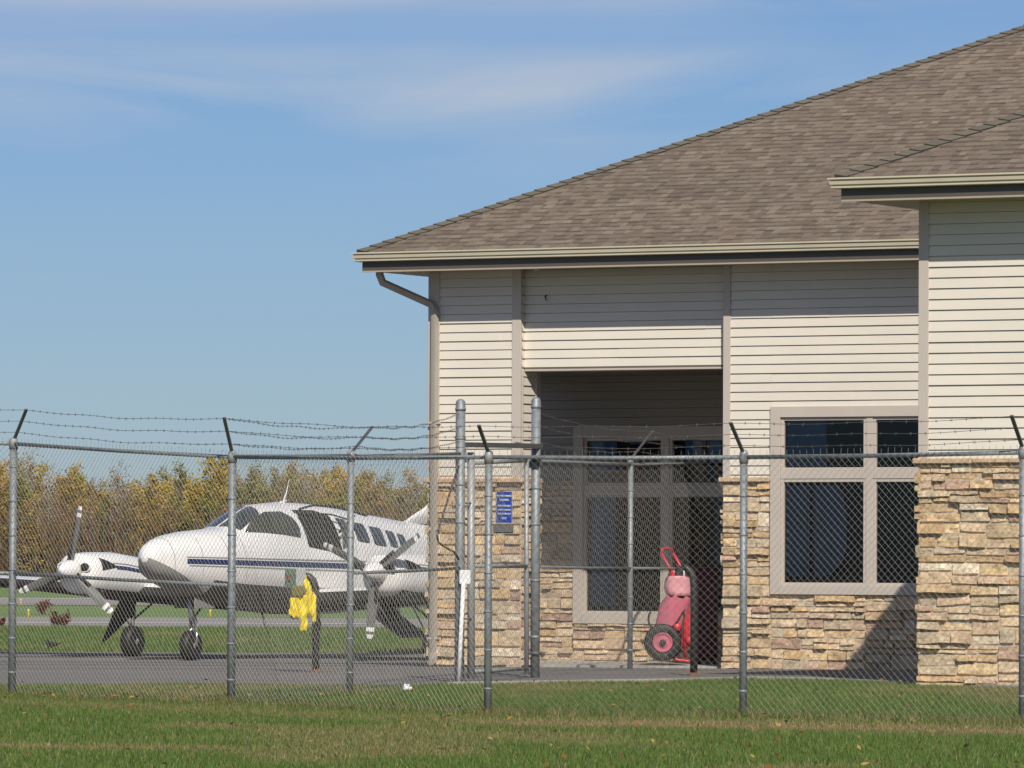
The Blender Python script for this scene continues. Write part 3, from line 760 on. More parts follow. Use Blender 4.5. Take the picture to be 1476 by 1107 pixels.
FA = empty('chain_link_fence', G(705, 1033), label='front run of galvanised chain link fence with barbed wire, nearest the lawn', cat='fence', group='chain link fence runs')
FBk = empty('chain_link_fence', G(908, 967), label='rear run of galvanised chain link fence meeting the building beside the gate', cat='fence', group='chain link fence runs')
def reparent(root, objs):
    inv = Matrix.Translation(root.location).inverted()
    for o in objs:
        o.parent = root; o.matrix_parent_inverse = inv
class Sub:
    """collects parts that are modelled in world coordinates under a root at its own place"""
    def __init__(s, root): s.root = root; s.before = set(bpy.data.objects)
    def done(s):
        inv = Matrix.Translation(s.root.location).inverted()
        for o in bpy.data.objects:
            if o not in s.before and o.parent is s.root: o.matrix_parent_inverse = inv
# front run
fposts = [(-330, 1000, 624, None), (17, 1005, 637, (38, 590)), (333, 1018, 656, (323, 602)), (703, 1033, 656, (690, 613)), (1071, 1037, 656, (1053, 609)), (1474, 1046, 649, (1458, 599)), (1830, 1054, 640, (1815, 590))]
s_ = Sub(FA); FP = []
for (bx, by, ty, arm) in fposts:
    g = G(bx, by); top = at(bx, ty, g.y).z; rr = .040 if bx in (333, 17) else .035
    ap = None
    if arm: ap = at(arm[0], arm[1], g.y - .28)
    elif bx < 0: ap = Vector((g.x, g.y - .28, top + .32))
    FP.append((g, top, ap)); post(FA, g, top, rr, ap)
for i in range(len(FP) - 1):
    (a, ta, _), (b, tb, _) = FP[i], FP[i + 1]
    rail(a, b, ta - .02, tb - .02).build('top_rail', MAT['galv'], FA)
    a2 = a + Vector((0, -.035, 0)); b2 = b + Vector((0, -.035, 0))
    mesh_panel(a2, b2, ta - .01, tb - .01).build('chain_mesh', MAT['wire'], FA, recalc=False)
    if i < 2:
        za = at(fposts[i][0], 826 if i else 822, a.y).z; zb = at(fposts[i + 1][0], 844 if i else 826, b.y).z
        rail(a, b, za, zb, .019).build('mid_rail', MAT['galv'], FA)
m = MB()
for j, t in enumerate((.30, .64, .98)):
    barbed(m, [Vector((p.x, p.y, tp)).lerp(ap, t) for p, tp, ap in FP], 5 + j)
m.build('barbed_wire', MAT['barb'], FA, recalc=False)
s_.done()
# rear run
rp_ = [(333, 1018, 656, None, .040), (504, 1005, 655, (537, 615), .036), (662, 985, 581, None, .058), (771, 978, 578, None, .058), (908, 965, 663, (941, 621), .036), (1035, 962, 632, None, .045)]
s_ = Sub(FBk); RP = []
for (bx, by, ty, arm, rr) in rp_:
    g = G(bx, by)
    top = at(bx, ty, g.y).z
    ap = at(arm[0], arm[1], g.y + .25) if arm else None
    RP.append((g, top, ap))
RP[0] = (FP[2][0], FP[2][1], None)
for i in (1, 4, 5): post(FBk, RP[i][0], RP[i][1], rp_[i][4], RP[i][2])
def rz(i, py): return at(rp_[i][0], py, RP[i][0].y).z
for i, j, t0, t1, m0, m1, DIs in ((0, 1, 657, 657, 843, 831, .095), (1, 2, 657, 654, 826, 819, .16), (3, 4, 664, 669, 817, 819, .14), (4, 5, 669, 667, 819, 819, .14)):
    a, b = RP[i][0], RP[j][0]
    rail(a, b, rz(i, t0), rz(j, t1)).build('top_rail', MAT['galv'], FBk)
    if i: rail(a, b, rz(i, m0), rz(j, m1), .019).build('mid_rail', MAT['galv'], FBk)
    mesh_panel(a + Vector((0, .03, 0)), b + Vector((0, .03, 0)), rz(i, t0) + .01, rz(j, t1) + .01, r=.0014, DI=DIs).build('chain_mesh', MAT['wire'], FBk, recalc=False)
m = MB()
for j, (t, y2, y3, y5) in enumerate(((.30, 636, 636, 655), (.64, 616, 612, 640), (.98, 596, 594, 634))):
    a0 = Vector((FP[2][0].x, FP[2][0].y, FP[2][1])).lerp(FP[2][2], t)
    p1 = Vector((RP[1][0].x, RP[1][0].y, RP[1][1])).lerp(RP[1][2], t)
    p4 = Vector((RP[4][0].x, RP[4][0].y, RP[4][1])).lerp(RP[4][2], t)
    barbed(m, [a0, p1, at(662, y2, RP[2][0].y)], 15 + j)
    barbed(m, [at(771, y3, RP[3][0].y), p4, at(1035, y5, RP[5][0].y)], 25 + j)
m.build('barbed_wire', MAT['barb'], FBk, recalc=False)
s_.done()

# ------------------------------------------------------------------ gate
g2, g3 = RP[2][0], RP[3][0]
gate = empty('gate', (g2 + g3) / 2, label='narrow chain link gate between two tall capped posts with a grey closer bar on top', cat='gate')
s_ = Sub(gate)
for i, nmp in ((2, 'gate_post'), (3, 'gate_post')):
    g, top = RP[i][0], RP[i][1]; m = MB(); r = .058
    m.lathe([(r, g.z - .2), (r, top - .02)], (g.x, g.y, 0), n=20)
    for z in (.5, 1.2, 1.9, 2.35, 2.9): m.lathe([(r, z), (r + .007, z + .004), (r + .007, z + .03), (r, z + .034)], (g.x, g.y, 0), n=18)
    o = m.build('gate_post', MAT['galv'], gate)
    c = MB(); c.lathe([(r + .006, top - .09), (r + .007, top - .06), (r + .001, top - .055), (r + .001, top), (r * .85, top + .028), (r * .5, top + .045), (.004, top + .05)], (g.x, g.y, 0), n=20); c.build('post_cap', MAT['galv'], o)
dg = g3 - g2
def gp(px, py, off=0.0):
    t = (px - 662) / (771 - 662.0); Y = g2.y + dg.y * t + off
    return at(px, py, Y)
lf = MB(); r = .034
def bar(a, b, rr=r, mb=lf): mb.tube([a, b], rr, 12)
bar(gp(679, 978), gp(679, 652), .046); bar(gp(759, 972), gp(759, 660), .030)
bar(gp(679, 668), gp(759, 664), .022); bar(gp(679, 816), gp(759, 816), .026); bar(gp(679, 968), gp(759, 964), .022)
lf.build('leaf_frame', MAT['galv_gate'], gate)
a = gp(681, 975); b = gp(757, 969)
mesh_panel(a, b, gp(681, 664).z, gp(757, 660).z, r=.0017, DI=.10).build('chain_mesh', MAT['wire'], gate, recalc=False)
m = MB(); p, q = gp(666, 641, -.09), gp(778, 643, -.09)
m.tube([p, q], 1.0, sect=[(-.03, -.045), (.03, -.045), (.03, .045), (-.03, .045)], smooth=False, up=(0, 1, 0))
m.build('closer_housing', MAT['dark_grey'], gate)
m = MB(); m.tube([gp(743, 639, -.14), gp(777, 646, -.14)], 1.0, sect=[(-.012, -.018), (.012, -.018), (.012, .018), (-.012, .018)], smooth=False); m.tube([gp(694, 642, -.14), gp(735, 643.5, -.14)], .010, 8)
m.build('closer_arm', MAT['steel'], gate)
m = MB(); c = gp(768, 660, -.03); m.box(c.x - .13, c.x + .10, c.y - .1, c.y + .1, c.z - .02, c.z + .012, None, .005); c = gp(772, 668, 0); m.lathe([(.075, -.05), (.085, -.04), (.085, .03), (.07, .045)], tuple(c), n=16)
m.build('hinge_bracket', MAT['dark_grey'], gate); m = MB(); c = gp(771, 942, 0); m.lathe([(.07, -.02), (.085, -.015), (.085, .02), (.07, .025)], tuple(c), n=16); m.box(c.x - .12, c.x + .13, c.y - .03, c.y + .03, c.z - .01, c.z + .02, None, .004)
m.build('hinge_bracket', MAT['dark_grey'], gate)
m = MB(); c = gp(668, 652, -.04); m.tube([c + Vector((.0, 0, .05)), c + Vector((.02, -.02, -.03)), c + Vector((.02, 0, -.12))], .022, 8)
m.build('latch', MAT['galv'], gate); m = MB(); m.tube([gp(662, 728, -.06), gp(666, 726, -.06), gp(672, 725, -.06), gp(679, 725, -.03)], .010, 8); m.build('chain_loop', MAT['galv'], gate); m = MB(); m.tube([gp(663, 892, -.06), gp(679, 892, -.03)], .010, 8)
m.build('chain_loop', MAT['galv'], gate)
s_.done()
# loose power cable hanging from the gate post
m = MB(); P = [gp(661, 672, -.08), gp(655, 690, -.09), gp(647, 715, -.1), gp(636, 750, -.1), (gp(630, 772, -.1)), gp(632, 782, -.1), gp(642, 789, -.1), gp(655, 796, -.09), gp(661, 806, -.08)]
m.tube(P, .013, 8)
m.build('hanging_cable', MAT['cable'], label='loose dark cable looping down from the left gate post', cat='cable')
pv = empty('white_conduit', gp(664, 985, -.07), label='white plastic conduit with a small box, leaning on the left gate post', cat='conduit')
s_ = Sub(pv)
MB().tube([gp(661, 984, -.10), gp(664, 920, -.22), gp(668, 840, -.34)], .026, 12).build('pipe', MAT['pvc'], pv)
c = gp(671, 832, -.38); MB().box(c.x - .075, c.x + .06, c.y - .04, c.y + .03, c.z - .085, c.z + .085, None, .01).build('junction_box', MAT['pvc'], pv)
s_.done()
# sign on the gate
def text_mesh(body, size, loc, parent, mat, name='lettering'):
    cu = bpy.data.curves.new('t', 'FONT'); cu.body = body; cu.size = size; cu.align_x = 'CENTER'; cu.align_y = 'CENTER'; cu.extrude = .0015
    cu.offset = .0012
    to = bpy.data.objects.new('t', cu); C.objects.link(to)
    dg_ = bpy.context.evaluated_depsgraph_get(); me = bpy.data.meshes.new_from_object(to.evaluated_get(dg_))
    bpy.data.objects.remove(to)
    me.materials.clear(); me.materials.append(mat)
    o = bpy.data.objects.new(name, me); C.objects.link(o); o.parent = parent; o.location = loc; o.rotation_euler = (radians(90), 0, 0)
    return o
p = gp(711, 708, -.06); q = gp(742, 754, -.06); sw = q.x - p.x; shh = p.z - q.z
sgn = empty('notice_sign', ((p.x + q.x) / 2, (p.y + q.y) / 2, q.z), atan2(dg.y, dg.x) * .6, label='blue notice sign with white lettering on the gate', cat='sign')
m = MB(); m.box(-sw / 2, sw / 2, 0, .006, 0, shh, None, .002); m.build('sign_panel', MAT['sign_blue'], sgn)
m = MB(); t_ = .006
m.box(-sw / 2 - t_, sw / 2 + t_, -.003, .008, -t_, 0); m.box(sw / 2, sw / 2 + t_, -.003, .008, 0, shh); m.box(-sw / 2 - t_, -sw / 2, -.003, .008, 0, shh); m.box(-sw / 2 - t_, sw / 2 + t_, -.003, .008, shh, shh + t_)
m.build('sign_edge', MAT['pale_grey'], sgn)
for txt, zz, sz in (('NO UNAUTHORIZED', .865, .030), ('PERSONNEL', .735, .034), ('RESTRICTED AREA', .545, .0295), ('AIRCRAFT OPERATION', .415, .0245), ('BEYOND THIS GATE', .290, .0275), ('ONLY', .145, .036)):
    text_mesh(txt, sz * sw / .29 * .98, (-.002, -.003, shh * zz), sgn, MAT['sign_white'])
m = MB(); a_, b_ = gp(711, 757, -.05), gp(740, 768, -.05)
m.box(a_.x, b_.x, a_.y - .02, a_.y + .05, b_.z - .01, a_.z, None, .006); m.box(a_.x + .01, b_.x - .01, a_.y - .035, a_.y - .015, b_.z, b_.z + .03, None, .004)
m.build('lock_box', MAT['dark_grey'], label='small grey metal box fixed to the gate under the blue sign', cat='box')

# ------------------------------------------------------------------ hooked posts, box, yellow cover
def hooked(bx, by, topy, hookdx, label, grp):
    g = G(bx, by); top = at(bx, topy, g.y).z
    root = empty('hooked_post', g, label=label, cat='post', group=grp)
    h = top; r = .048
    MB().tube([(0, 0, -.05), (0, 0, h - .26), (-.01, 0, h - .15), (-.045, 0, h - .06), (-.10, 0, h - .015), (-hookdx, 0, h)], [r, r, r, r, r * .95, r * .8], 14).build('pipe', MAT['post_black'], root)
    b = MB(); b.lathe([(.115, -.0), (.115, .014), (.07, .02), (.052, .05)], n=18)
    for k in range(4): b.lathe([(.014, .01), (.014, .03)], (.09 * cos(k * pi / 2 + .7), .09 * sin(k * pi / 2 + .7), 0), n=6)
    b.build('base_flange', MAT['rust'], root)
    return root, g
hp, hg = hooked(455, 970, 829, .15, 'bent black steel post on the apron with a yellow cover hanging from it', 'bent black steel posts')
hooked(1000, 975, 817, .13, 'bent black steel post standing in front of the red wheeled unit', 'bent black steel posts')
D1 = hg.y
bx = empty('call_box', at(425, 847, D1 - .02), label='small green and grey electrical box on the bent post by the aeroplane', cat='box')
s_ = Sub(bx)
a_, b_ = at(411, 820, D1), at(426, 848, D1)
MB().box(a_.x, b_.x, D1 - .09, D1 + .07, b_.z, a_.z, None, .008).build('green_face', MAT['greenbox'], bx)
a_, b_ = at(426.3, 819, D1), at(441, 846, D1)
MB().box(a_.x, b_.x, D1 - .07, D1 + .07, b_.z, a_.z, None, .008).build('grey_housing', MAT['pale_grey'], bx)
m = MB(); c_ = at(416, 833, D1 - .095); m.box(c_.x - .03, c_.x + .03, c_.y - .004, c_.y + .006, c_.z - .05, c_.z + .05, None, .003); m.build('inset_panel', MAT['rust'], bx)
m = MB(); m.tube([at(440, 832, D1), at(455, 836, D1)], .02, 8); m.build('bracket', MAT['dark_grey'], bx)
s_.done()
# yellow cloth
outl = [(441, 828), (438, 838), (437, 846), (421, 846), (420, 860), (418, 863), (416, 886), (420, 890), (430, 891), (433, 893), (431, 909), (433, 911), (442, 911), (444, 893), (441, 889), (446, 886), (450, 888), (449, 895), (452, 899), (456, 897), (456, 860), (454, 856), (450, 852), (448, 844), (444, 836)]
yc = empty('yellow_cover', at(436, 911, D1 - .1), label='bright yellow cloth cover hanging in folds from the bent black post', cat='cover')
s_ = Sub(yc)
def cloth(outl, Y, mat, name, parent, thick=.05, amp=.03, seed=0, nx=26, ny=30):
    xs = [p[0] for p in outl]; ys = [p[1] for p in outl]; x0, x1, y0, y1 = min(xs), max(xs), min(ys), max(ys)
    def inside(x, y):
        c = False; n = len(outl)
        for i in range(n):
            (ax, ay), (bx_, by_) = outl[i], outl[i - 1]
            if (ay > y) != (by_ > y) and x < (bx_ - ax) * (y - ay) / (by_ - ay) + ax: c = not c
        return c
    vs = []; idx = {}; fs = []
    def V(i, j, side):
        k = (i, j, side)
        if k not in idx:
            x = x0 + (x1 - x0) * i / nx; y = y0 + (y1 - y0) * j / ny
            nn = noise.noise(Vector((x * .16 + seed, y * .05, seed))) * amp * 1.6 + noise.noise(Vector((x * .5, y * .12, seed + 7))) * amp * .5
            p = at(x + noise.noise(Vector((x * .2, y * .2, 3))) * 1.2, y, Y + nn - side * thick)
            idx[k] = len(vs); vs.append(p)
        return idx[k]
    cells = {(i, j) for i in range(nx) for j in range(ny) if inside(x0 + (x1 - x0) * (i + .5) / nx, y0 + (y1 - y0) * (j + .5) / ny)}
    for (i, j) in cells:
        fs.append((V(i, j, 1), V(i, j + 1, 1), V(i + 1, j + 1, 1), V(i + 1, j, 1))); fs.append((V(i, j, 0), V(i + 1, j, 0), V(i + 1, j + 1, 0), V(i, j + 1, 0)))
        for (di, dj, a, b) in ((-1, 0, (i, j), (i, j + 1)), (1, 0, (i + 1, j + 1), (i + 1, j)), (0, -1, (i + 1, j), (i, j)), (0, 1, (i, j + 1), (i + 1, j + 1))):
            if (i + di, j + dj) not in cells: fs.append((V(*a, 1), V(*b, 1), V(*b, 0), V(*a, 0)))
    m = MB(); m.add(vs, fs, smooth=True); o = m.build(name, mat, parent)
    md = o.modifiers.new('s', 'SMOOTH'); md.iterations = 3; md.factor = .5
    return o
cloth(outl, D1 - .06, MAT['yellow'], 'yellow_fabric', yc, seed=3, amp=.055)
cloth([(421, 844), (440, 844), (442, 852), (436, 859), (420, 860)], D1 - .13, MAT['olive'], 'dark_fold', yc, thick=.015, amp=.01, nx=10, ny=8, seed=5)
cloth([(417, 884), (431, 887), (430, 893), (418, 892)], D1 - .045, MAT['olive'], 'dark_hem', yc, thick=.04, amp=.01, nx=10, ny=6, seed=6)
s_.done()

# ------------------------------------------------------------------ wheeled extinguisher
Yc = C0.y + u_at(965, .9) * UX.y + .9 * VX.y - .2
cart = empty('wheeled_extinguisher', (at(965, 950, Yc).x, Yc, 0.012), label='red wheeled fire extinguisher under a faded pink vinyl cover, parked at the porch', cat='fire extinguisher')
s_ = Sub(cart)
def W3(px, py, off=0.0): return at(px, py, Yc + off)
sc_c = Yc / FPX
def wheel(px, py, off, rt):
    c = W3(px, py, off)
    whl = MB(); R = rt
    whl.lathe([(R * .58, -.05), (R * .62, -.055), (R * .9, -.052), (R * .985, -.035), (R, 0), (R * .985, .035), (R * .9, .052), (R * .62, .055), (R * .58, .05)], tuple(c), ax='y', n=30)
    o = whl.build('wheel', MAT['black'], cart)
    h = MB(); h.lathe([(.03, -.075), (.05, -.080), (R * .3, -.062), (R * .45, -.060), (R * .47, -.072), (R * .53, -.070), (R * .53, .05)], tuple(c), ax='y', n=28)
    ob = h.build('rim', MAT['red_vinyl'], o)
    k = MB(); k.lathe([(.020, -.105), (.045, -.10), (.045, -.05)], tuple(c), ax='y', n=14); k.build('hub', MAT['black'], ob)
wheel(955, 926, -.22, .262)
wheel(957, 926, .30, .262)
MB().tube([W3(955, 926, -.2), W3(957, 926, .3)], .02, 10).build('axle', MAT['black'], cart)
m = MB(); r = .022
for off in (-.13, .12):
    m.tube([W3(953 if off < 0 else 970, 797, off), W3(966 if off < 0 else 983, 820, off), W3(975 if off < 0 else 990, 840, off), W3(985, 870, off), W3(988, 950, off)], r, 10)
m.tube([W3(953, 797, -.13), W3(955, 791.5, -.10), W3(962, 790, 0), W3(968, 791, .10), W3(970, 797, .12)], r, 10)
m.tube([W3(965, 941, -.15), W3(975, 951, -.18), W3(992, 953, -.18), W3(998, 951, -.16)], .02, 8)
m.tube([W3(946, 905, -.12), W3(943, 952, -.12)], .02, 8)
m.build('handle_frame', MAT['red'], cart)
# cover: lofted sections down the body
def loft_px(rows, mat, name, depth, n=18, wob=.012, seed=1, par=None):
    m = MB(); vs = []
    for (y, xl, xr) in rows:
        for j in range(n):
            a = 2 * pi * j / n; cxp = (xl + xr) / 2; hw = (xr - xl) / 2
            cu = abs(cos(a)) ** .7 * (1 if cos(a) > 0 else -1); su = abs(sin(a)) ** .7 * (1 if sin(a) > 0 else -1)
            p = W3(cxp + hw * cu, y, su * depth)
            nn = noise.noise(Vector((j * .9, y * .13, seed))) * wob
            p.x += cu * nn; p.y += su * nn; vs.append(p)
    k = len(rows)
    fs = [(i * n + j, i * n + (j + 1) % n, (i + 1) * n + (j + 1) % n, (i + 1) * n + j) for i in range(k - 1) for j in range(n)]
    fs += [tuple(range(n))[::-1], tuple(range((k - 1) * n, k * n))]
    m.add(vs, fs, smooth=True); return m.build(name, mat, par or cart)
loft_px([(856, 962, 997), (862, 958, 998), (872, 952, 997), (884, 948, 993), (896, 945, 986), (906, 944, 980), (916, 948, 975)], MAT['red_vinyl'], 'lower_cover', .20, wob=.05)
loft_px([(830, 965, 986), (833, 960, 995), (838, 958, 997.5), (846, 957, 998), (853, 959, 998), (859, 961, 998)], MAT['red_pale'], 'upper_cover', .22, wob=.04, seed=4)
loft_px([(822, 965, 975), (826, 963, 976), (832, 962, 977)], MAT['red_vinyl'], 'cover_neck', .09, wob=.01, seed=6)
loft_px([(858, 961, 997), (861, 961, 997)], MAT['black'], 'strap', .205, wob=.004)
loft_px([(866, 992, 998), (880, 993, 999), (900, 993, 998), (915, 991, 997)], MAT['red_vinyl'], 'side_flap', .10, wob=.01)
m = MB(); c_ = W3(980, 833, -.12); m.box(c_.x - .055, c_.x + .055, c_.y - .05, c_.y + .05, c_.z - .05, c_.z + .17, None, .008); m.build('valve_box', MAT['black'], cart)
m = MB(); m.tube([W3(986, 822, -.18), W3(986, 834, -.18)], .010, 8); m.build('gauge_stem', MAT['pvc'], cart)
m = MB(); m.lathe([(.06, -.2), (.13, -.15), (.15, -.05), (.15, .4), (.12, .5), (.05, .55)], tuple(W3(984, 915, .02)), n=20); m.build('cylinder', MAT['red'], cart)
m = MB(); m.lathe([(.05, -.04), (.062, 0), (.05, .04)], tuple(W3(994, 923, -.16)), ax='y', n=16); m.lathe([(.05, -.04), (.07, 0), (.05, .04)], tuple(W3(976, 904, -.16)), ax='y', n=16); m.build('fitting', MAT['red'], cart)
m = MB(); m.tube([W3(938, 882, -.1), W3(935, 888, -.11), (W3(935, 897, -.12)), W3(940, 905, -.13), W3(946, 909, -.14)], .016, 8); m.build('hose', MAT['black'], cart)
m = MB(); m.tube([W3(990, 862, -.14), W3(986, 880, -.17), W3(976, 896, -.18), W3(968, 906, -.18)], .017, 8); m.tube([W3(986, 884, -.16), W3(982, 920, -.17), W3(975, 940, -.17)], .015, 8); m.build('hose', MAT['black'], cart)
s_.done()
# maroon cabinet behind it, in the shade
Ym = Yc + 1.3
a_, b_ = at(1001, 820, Ym), at(1034, 955, Ym)
cab = empty('covered_cabinet', ((a_.x + b_.x) / 2, Ym, 0.012), label='dark maroon covered cabinet standing in the porch shade behind the red extinguisher', cat='cabinet')
hw = (b_.x - a_.x) / 2; ht = a_.z
m = MB(); m.box(-hw, hw, -.22, .22, .06, ht - .05, None, .03); m.build('cover', MAT['maroon'], cab)
m = MB(); m.box(-hw - .015, hw + .015, -.24, .24, ht - .14, ht, None, .035); m.build('lid', MAT['maroon'], cab)
m = MB(); [m.box(sx * (hw - .06) - .025, sx * (hw - .06) + .025, sy * .17 - .025, sy * .17 + .025, 0, .07) for sx in (-1, 1) for sy in (-1, 1)]; m.build('foot', MAT['black'], cab)

# ------------------------------------------------------------------ aeroplane (local: +x forward, +y port, z up)
SP = 1.15
pl = empty('twin_engine_aeroplane', (-4.2 * SP, 60.7 * KD * SP, H_EYE - H_EYE * SP), radians(-120), label='white twin engine propeller aeroplane with a dark blue stripe parked on the apron', cat='aeroplane')
ST = [(2.08, 1.50, 1.46, .02), (2.05, 1.585, 1.375, .10), (1.96, 1.675, 1.27, .185), (1.80, 1.75, 1.18, .265), (1.55, 1.81, 1.09, .35), (1.12, 1.865, .97, .44), (.6, 1.90, .87, .52), (.22, 1.925, .80, .57),
      (-.05, 2.03, .77, .59), (-.30, 2.135, .75, .61), (-.55, 2.225, .73, .625), (-.86, 2.285, .70, .64), (-1.42, 2.32, .67, .65), (-2.2, 2.305, .66, .65), (-3.0, 2.235, .67, .63), (-3.6, 2.18, .72, .60), (-4.2, 2.13, .82, .54), (-4.8, 2.08, .95, .46), (-5.6, 2.02, 1.15, .36), (-6.6, 1.94, 1.38, .24), (-7.6, 1.86, 1.6, .13), (-8.0, 1.82, 1.7, .05)]
def sec(x):
    if x >= ST[0][0]: return ST[0][1:]
    for a, b in zip(ST[:-1], ST[1:]):
        if x >= b[0]:
            t = (a[0] - x) / (a[0] - b[0]); return tuple(p + (q - p) * t for p, q in zip(a[1:], b[1:]))
    return ST[-1][1:]
def zmid(x):
    zt, zb, w_ = sec(x); return min(1.38, zb + .55 * (zt - zb)) if x < 1.9 else (zt + zb) / 2
def fpt(x, ph, off=0.0):
    zt, zb, w_ = sec(x); zm = zmid(x)
    c, s = cos(ph), sin(ph)
    y = w_ * (abs(c) ** .82) * (1 if c >= 0 else -1)
    z = zm + (zt - zm) * (abs(s) ** 1.0) if s >= 0 else zm - (zm - zb) * (abs(s) ** .95)
    n = Vector((0, c * (zt - zb) / 2, s * w_)).normalized()
    return (x, y + n.y * off, z + n.z * off)
def side(x, z, off=.006, sg=1):
    zt, zb, w_ = sec(x); zm = zmid(x)
    s = (z - zm) / ((zt - zm) if z >= zm else (zm - zb)); s = max(-.999, min(.999, s))
    ph = math.asin(s) if z >= zm else -math.asin(min(.999, abs(s) ** (1 / .95)))
    p = fpt(x, ph, off); return (p[0], p[1] * sg, p[2])
n = 40; xs = []
for a, b in zip(ST[:-1], ST[1:]):
    k = 3 if a[0] - b[0] > .12 else 1
    xs += [a[0] + (b[0] - a[0]) * j / k for j in range(k)]
xs.append(ST[-1][0])
m = MB(); vs = [fpt(x, 2 * pi * j / n) for x in xs for j in range(n)]
fs = [(i * n + j, i * n + (j + 1) % n, (i + 1) * n + (j + 1) % n, (i + 1) * n + j) for i in range(len(xs) - 1) for j in range(n)]
fs += [tuple(range(n))[::-1], tuple(range((len(xs) - 1) * n, len(xs) * n))]
m.add(vs, fs, smooth=True)
fus = m.build('fuselage', MAT['white'], pl, scale=SP)
def patch(poly, name, mat, par, off=.006, rings=7, sgs=(1, -1), sub=4, **k):
    for sg in sgs:
        m = MB(); cx = sum(p[0] for p in poly) / len(poly); cz = sum(p[1] for p in poly) / len(poly)
        B = []
        for a, b in zip(poly, poly[1:] + poly[:1]):
            for j in range(sub): B.append((a[0] + (b[0] - a[0]) * j / sub, a[1] + (b[1] - a[1]) * j / sub))
        nb = len(B); vs = [side(cx, cz, off, sg)]
        for r in range(1, rings + 1):
            t = r / rings
            vs += [side(cx + (x - cx) * t, cz + (z - cz) * t, off, sg) for x, z in B]
        vs += [side(x, z, -.01, sg) for x, z in B]
        fs = [(0, 1 + j, 1 + (j + 1) % nb) for j in range(nb)]
        for r in range(rings):
            fs += [(1 + r * nb + j, 1 + r * nb + (j + 1) % nb, 1 + (r + 1) * nb + (j + 1) % nb, 1 + (r + 1) * nb + j) for j in range(nb)]
        m.add(vs, fs, smooth=True); m.build(name, mat, par, scale=SP, **k)
def rounded(pts, r=.22):
    out = []; n = len(pts)
    for i in range(n):
        p0, p, p1 = pts[i - 1], pts[i], pts[(i + 1) % n]
        a = (p[0] + (p0[0] - p[0]) * r, p[1] + (p0[1] - p[1]) * r); b = (p[0] + (p1[0] - p[0]) * r, p[1] + (p1[1] - p[1]) * r)
        for t in (0, .33, .67, 1):
            out.append(((1 - t) ** 2 * a[0] + 2 * t * (1 - t) * p[0] + t * t * b[0], (1 - t) ** 2 * a[1] + 2 * t * (1 - t) * p[1] + t * t * b[1]))
    return out
cockpit = [(.03, 1.865), (-.16, 1.985), (-.36, 2.085), (-.62, 2.165), (-.98, 2.175), (-1.16, 2.09), (-1.23, 1.95), (-1.19, 1.79), (-.75, 1.835), (-.3, 1.86)]
patch(cockpit, 'side_window', MAT['pglass_pale'], fus, label='large teardrop cockpit side window')
# panel seams
def ringseam(x, p0, p1, w_=.008, nm='panel_seam'):
    for sg in (1, -1):
        m = MB(); vs = []
        for j in range(21):
            ph = radians(p0 + (p1 - p0) * j / 20)
            for xx in (x, x - w_):
                p = fpt(xx, ph, .0025); vs.append((p[0], p[1] * sg, p[2]))
        m.add(vs, [(2 * j, 2 * j + 1, 2 * j + 3, 2 * j + 2) for j in range(20)], smooth=True); m.build(nm, MAT['grey_paint'], fus, scale=SP)
for x_, a_, b_ in ((1.72, -60, 90), (1.18, -20, 55), (.62, -20, 55), (.24, -70, 60), (-1.30, -40, 10), (-2.70, -60, 88), (-4.5, -60, 88)): ringseam(x_, a_, b_)
# windshield halves
for sg in (1, -1):
    m = MB(); N1, N2 = 8, 8; vs = []
    for i in range(N1 + 1):
        for j in range(N2 + 1):
            t = i / N1; s = j / N2
            x = (.17 + (.08 - .17) * s) * (1 - t) + (-.66 + (-.50 + .66) * s) * t
            ph = radians((89 + (58 - 89) * s) * (1 - t) + (89 + (66 - 89) * s) * t)
            p = fpt(x, ph, .006); vs.append((p[0], p[1] * sg, p[2]))
    fs = [(i * (N2 + 1) + j, i * (N2 + 1) + j + 1, (i + 1) * (N2 + 1) + j + 1, (i + 1) * (N2 + 1) + j) for i in range(N1) for j in range(N2)]
    m.add(vs, fs, smooth=True); m.build('windshield', MAT['pglass'], fus, scale=SP)
for (a, b, zt_, zb_) in ((-2.38, -2.62, 2.10, 1.80), (-2.78, -3.16, 2.04, 1.72), (-3.29, -3.66, 1.98, 1.67), (-3.80, -4.06, 1.925, 1.65), (-4.16, -4.40, 1.88, 1.64)):
    patch(rounded([(a, zt_), (b, zt_ - .03), (b - .02, zb_), (a - .02, zb_ + .03)], .15), 'cabin_window', MAT['pglass'], fus)
# open door
patch([(-1.30, 2.20), (-1.9, 2.20), (-2.22, 2.12), (-2.28, 1.62), (-1.9, 1.60), (-1.36, 1.66)], 'door_opening', MAT['dark_in'], fus, sgs=(1,))
dr = MB()
def dp(x, yl, z): return (x, yl, z)
dr.tube([dp(-1.28, .50, 2.215), dp(-1.55, .58, 2.275), dp(-2.1, .66, 2.25), dp(-2.8, .74, 2.13)], .017, 8)
dr.tube([dp(-2.5, .70, 2.13), dp(-2.12, .68, 1.88)], .020, 8); dr.tube([dp(-1.34, .60, 2.16), dp(-1.9, .68, 2.14), dp(-2.4, .70, 2.06)], .012, 8)
dr.build('door_frame', MAT['black'], fus, scale=SP)
m = MB()
q = [(-2.28, .66, 1.62), (-1.98, .93, 1.66), (-2.02, .86, 2.02), (-2.26, .66, 2.11)]
m.add(q + [(x - .02, y - .025, z) for x, y, z in q], [(0, 1, 2, 3), (7, 6, 5, 4), (0, 1, 5, 4), (1, 2, 6, 5), (2, 3, 7, 6), (3, 0, 4, 7)])
door = m.build('door', MAT['pale_grey'], fus, scale=SP, label='open cabin door leaf')
m = MB(); q = [(-2.22, .73, 1.78), (-2.06, .875, 1.80), (-2.08, .835, 1.98), (-2.22, .70, 2.04)]
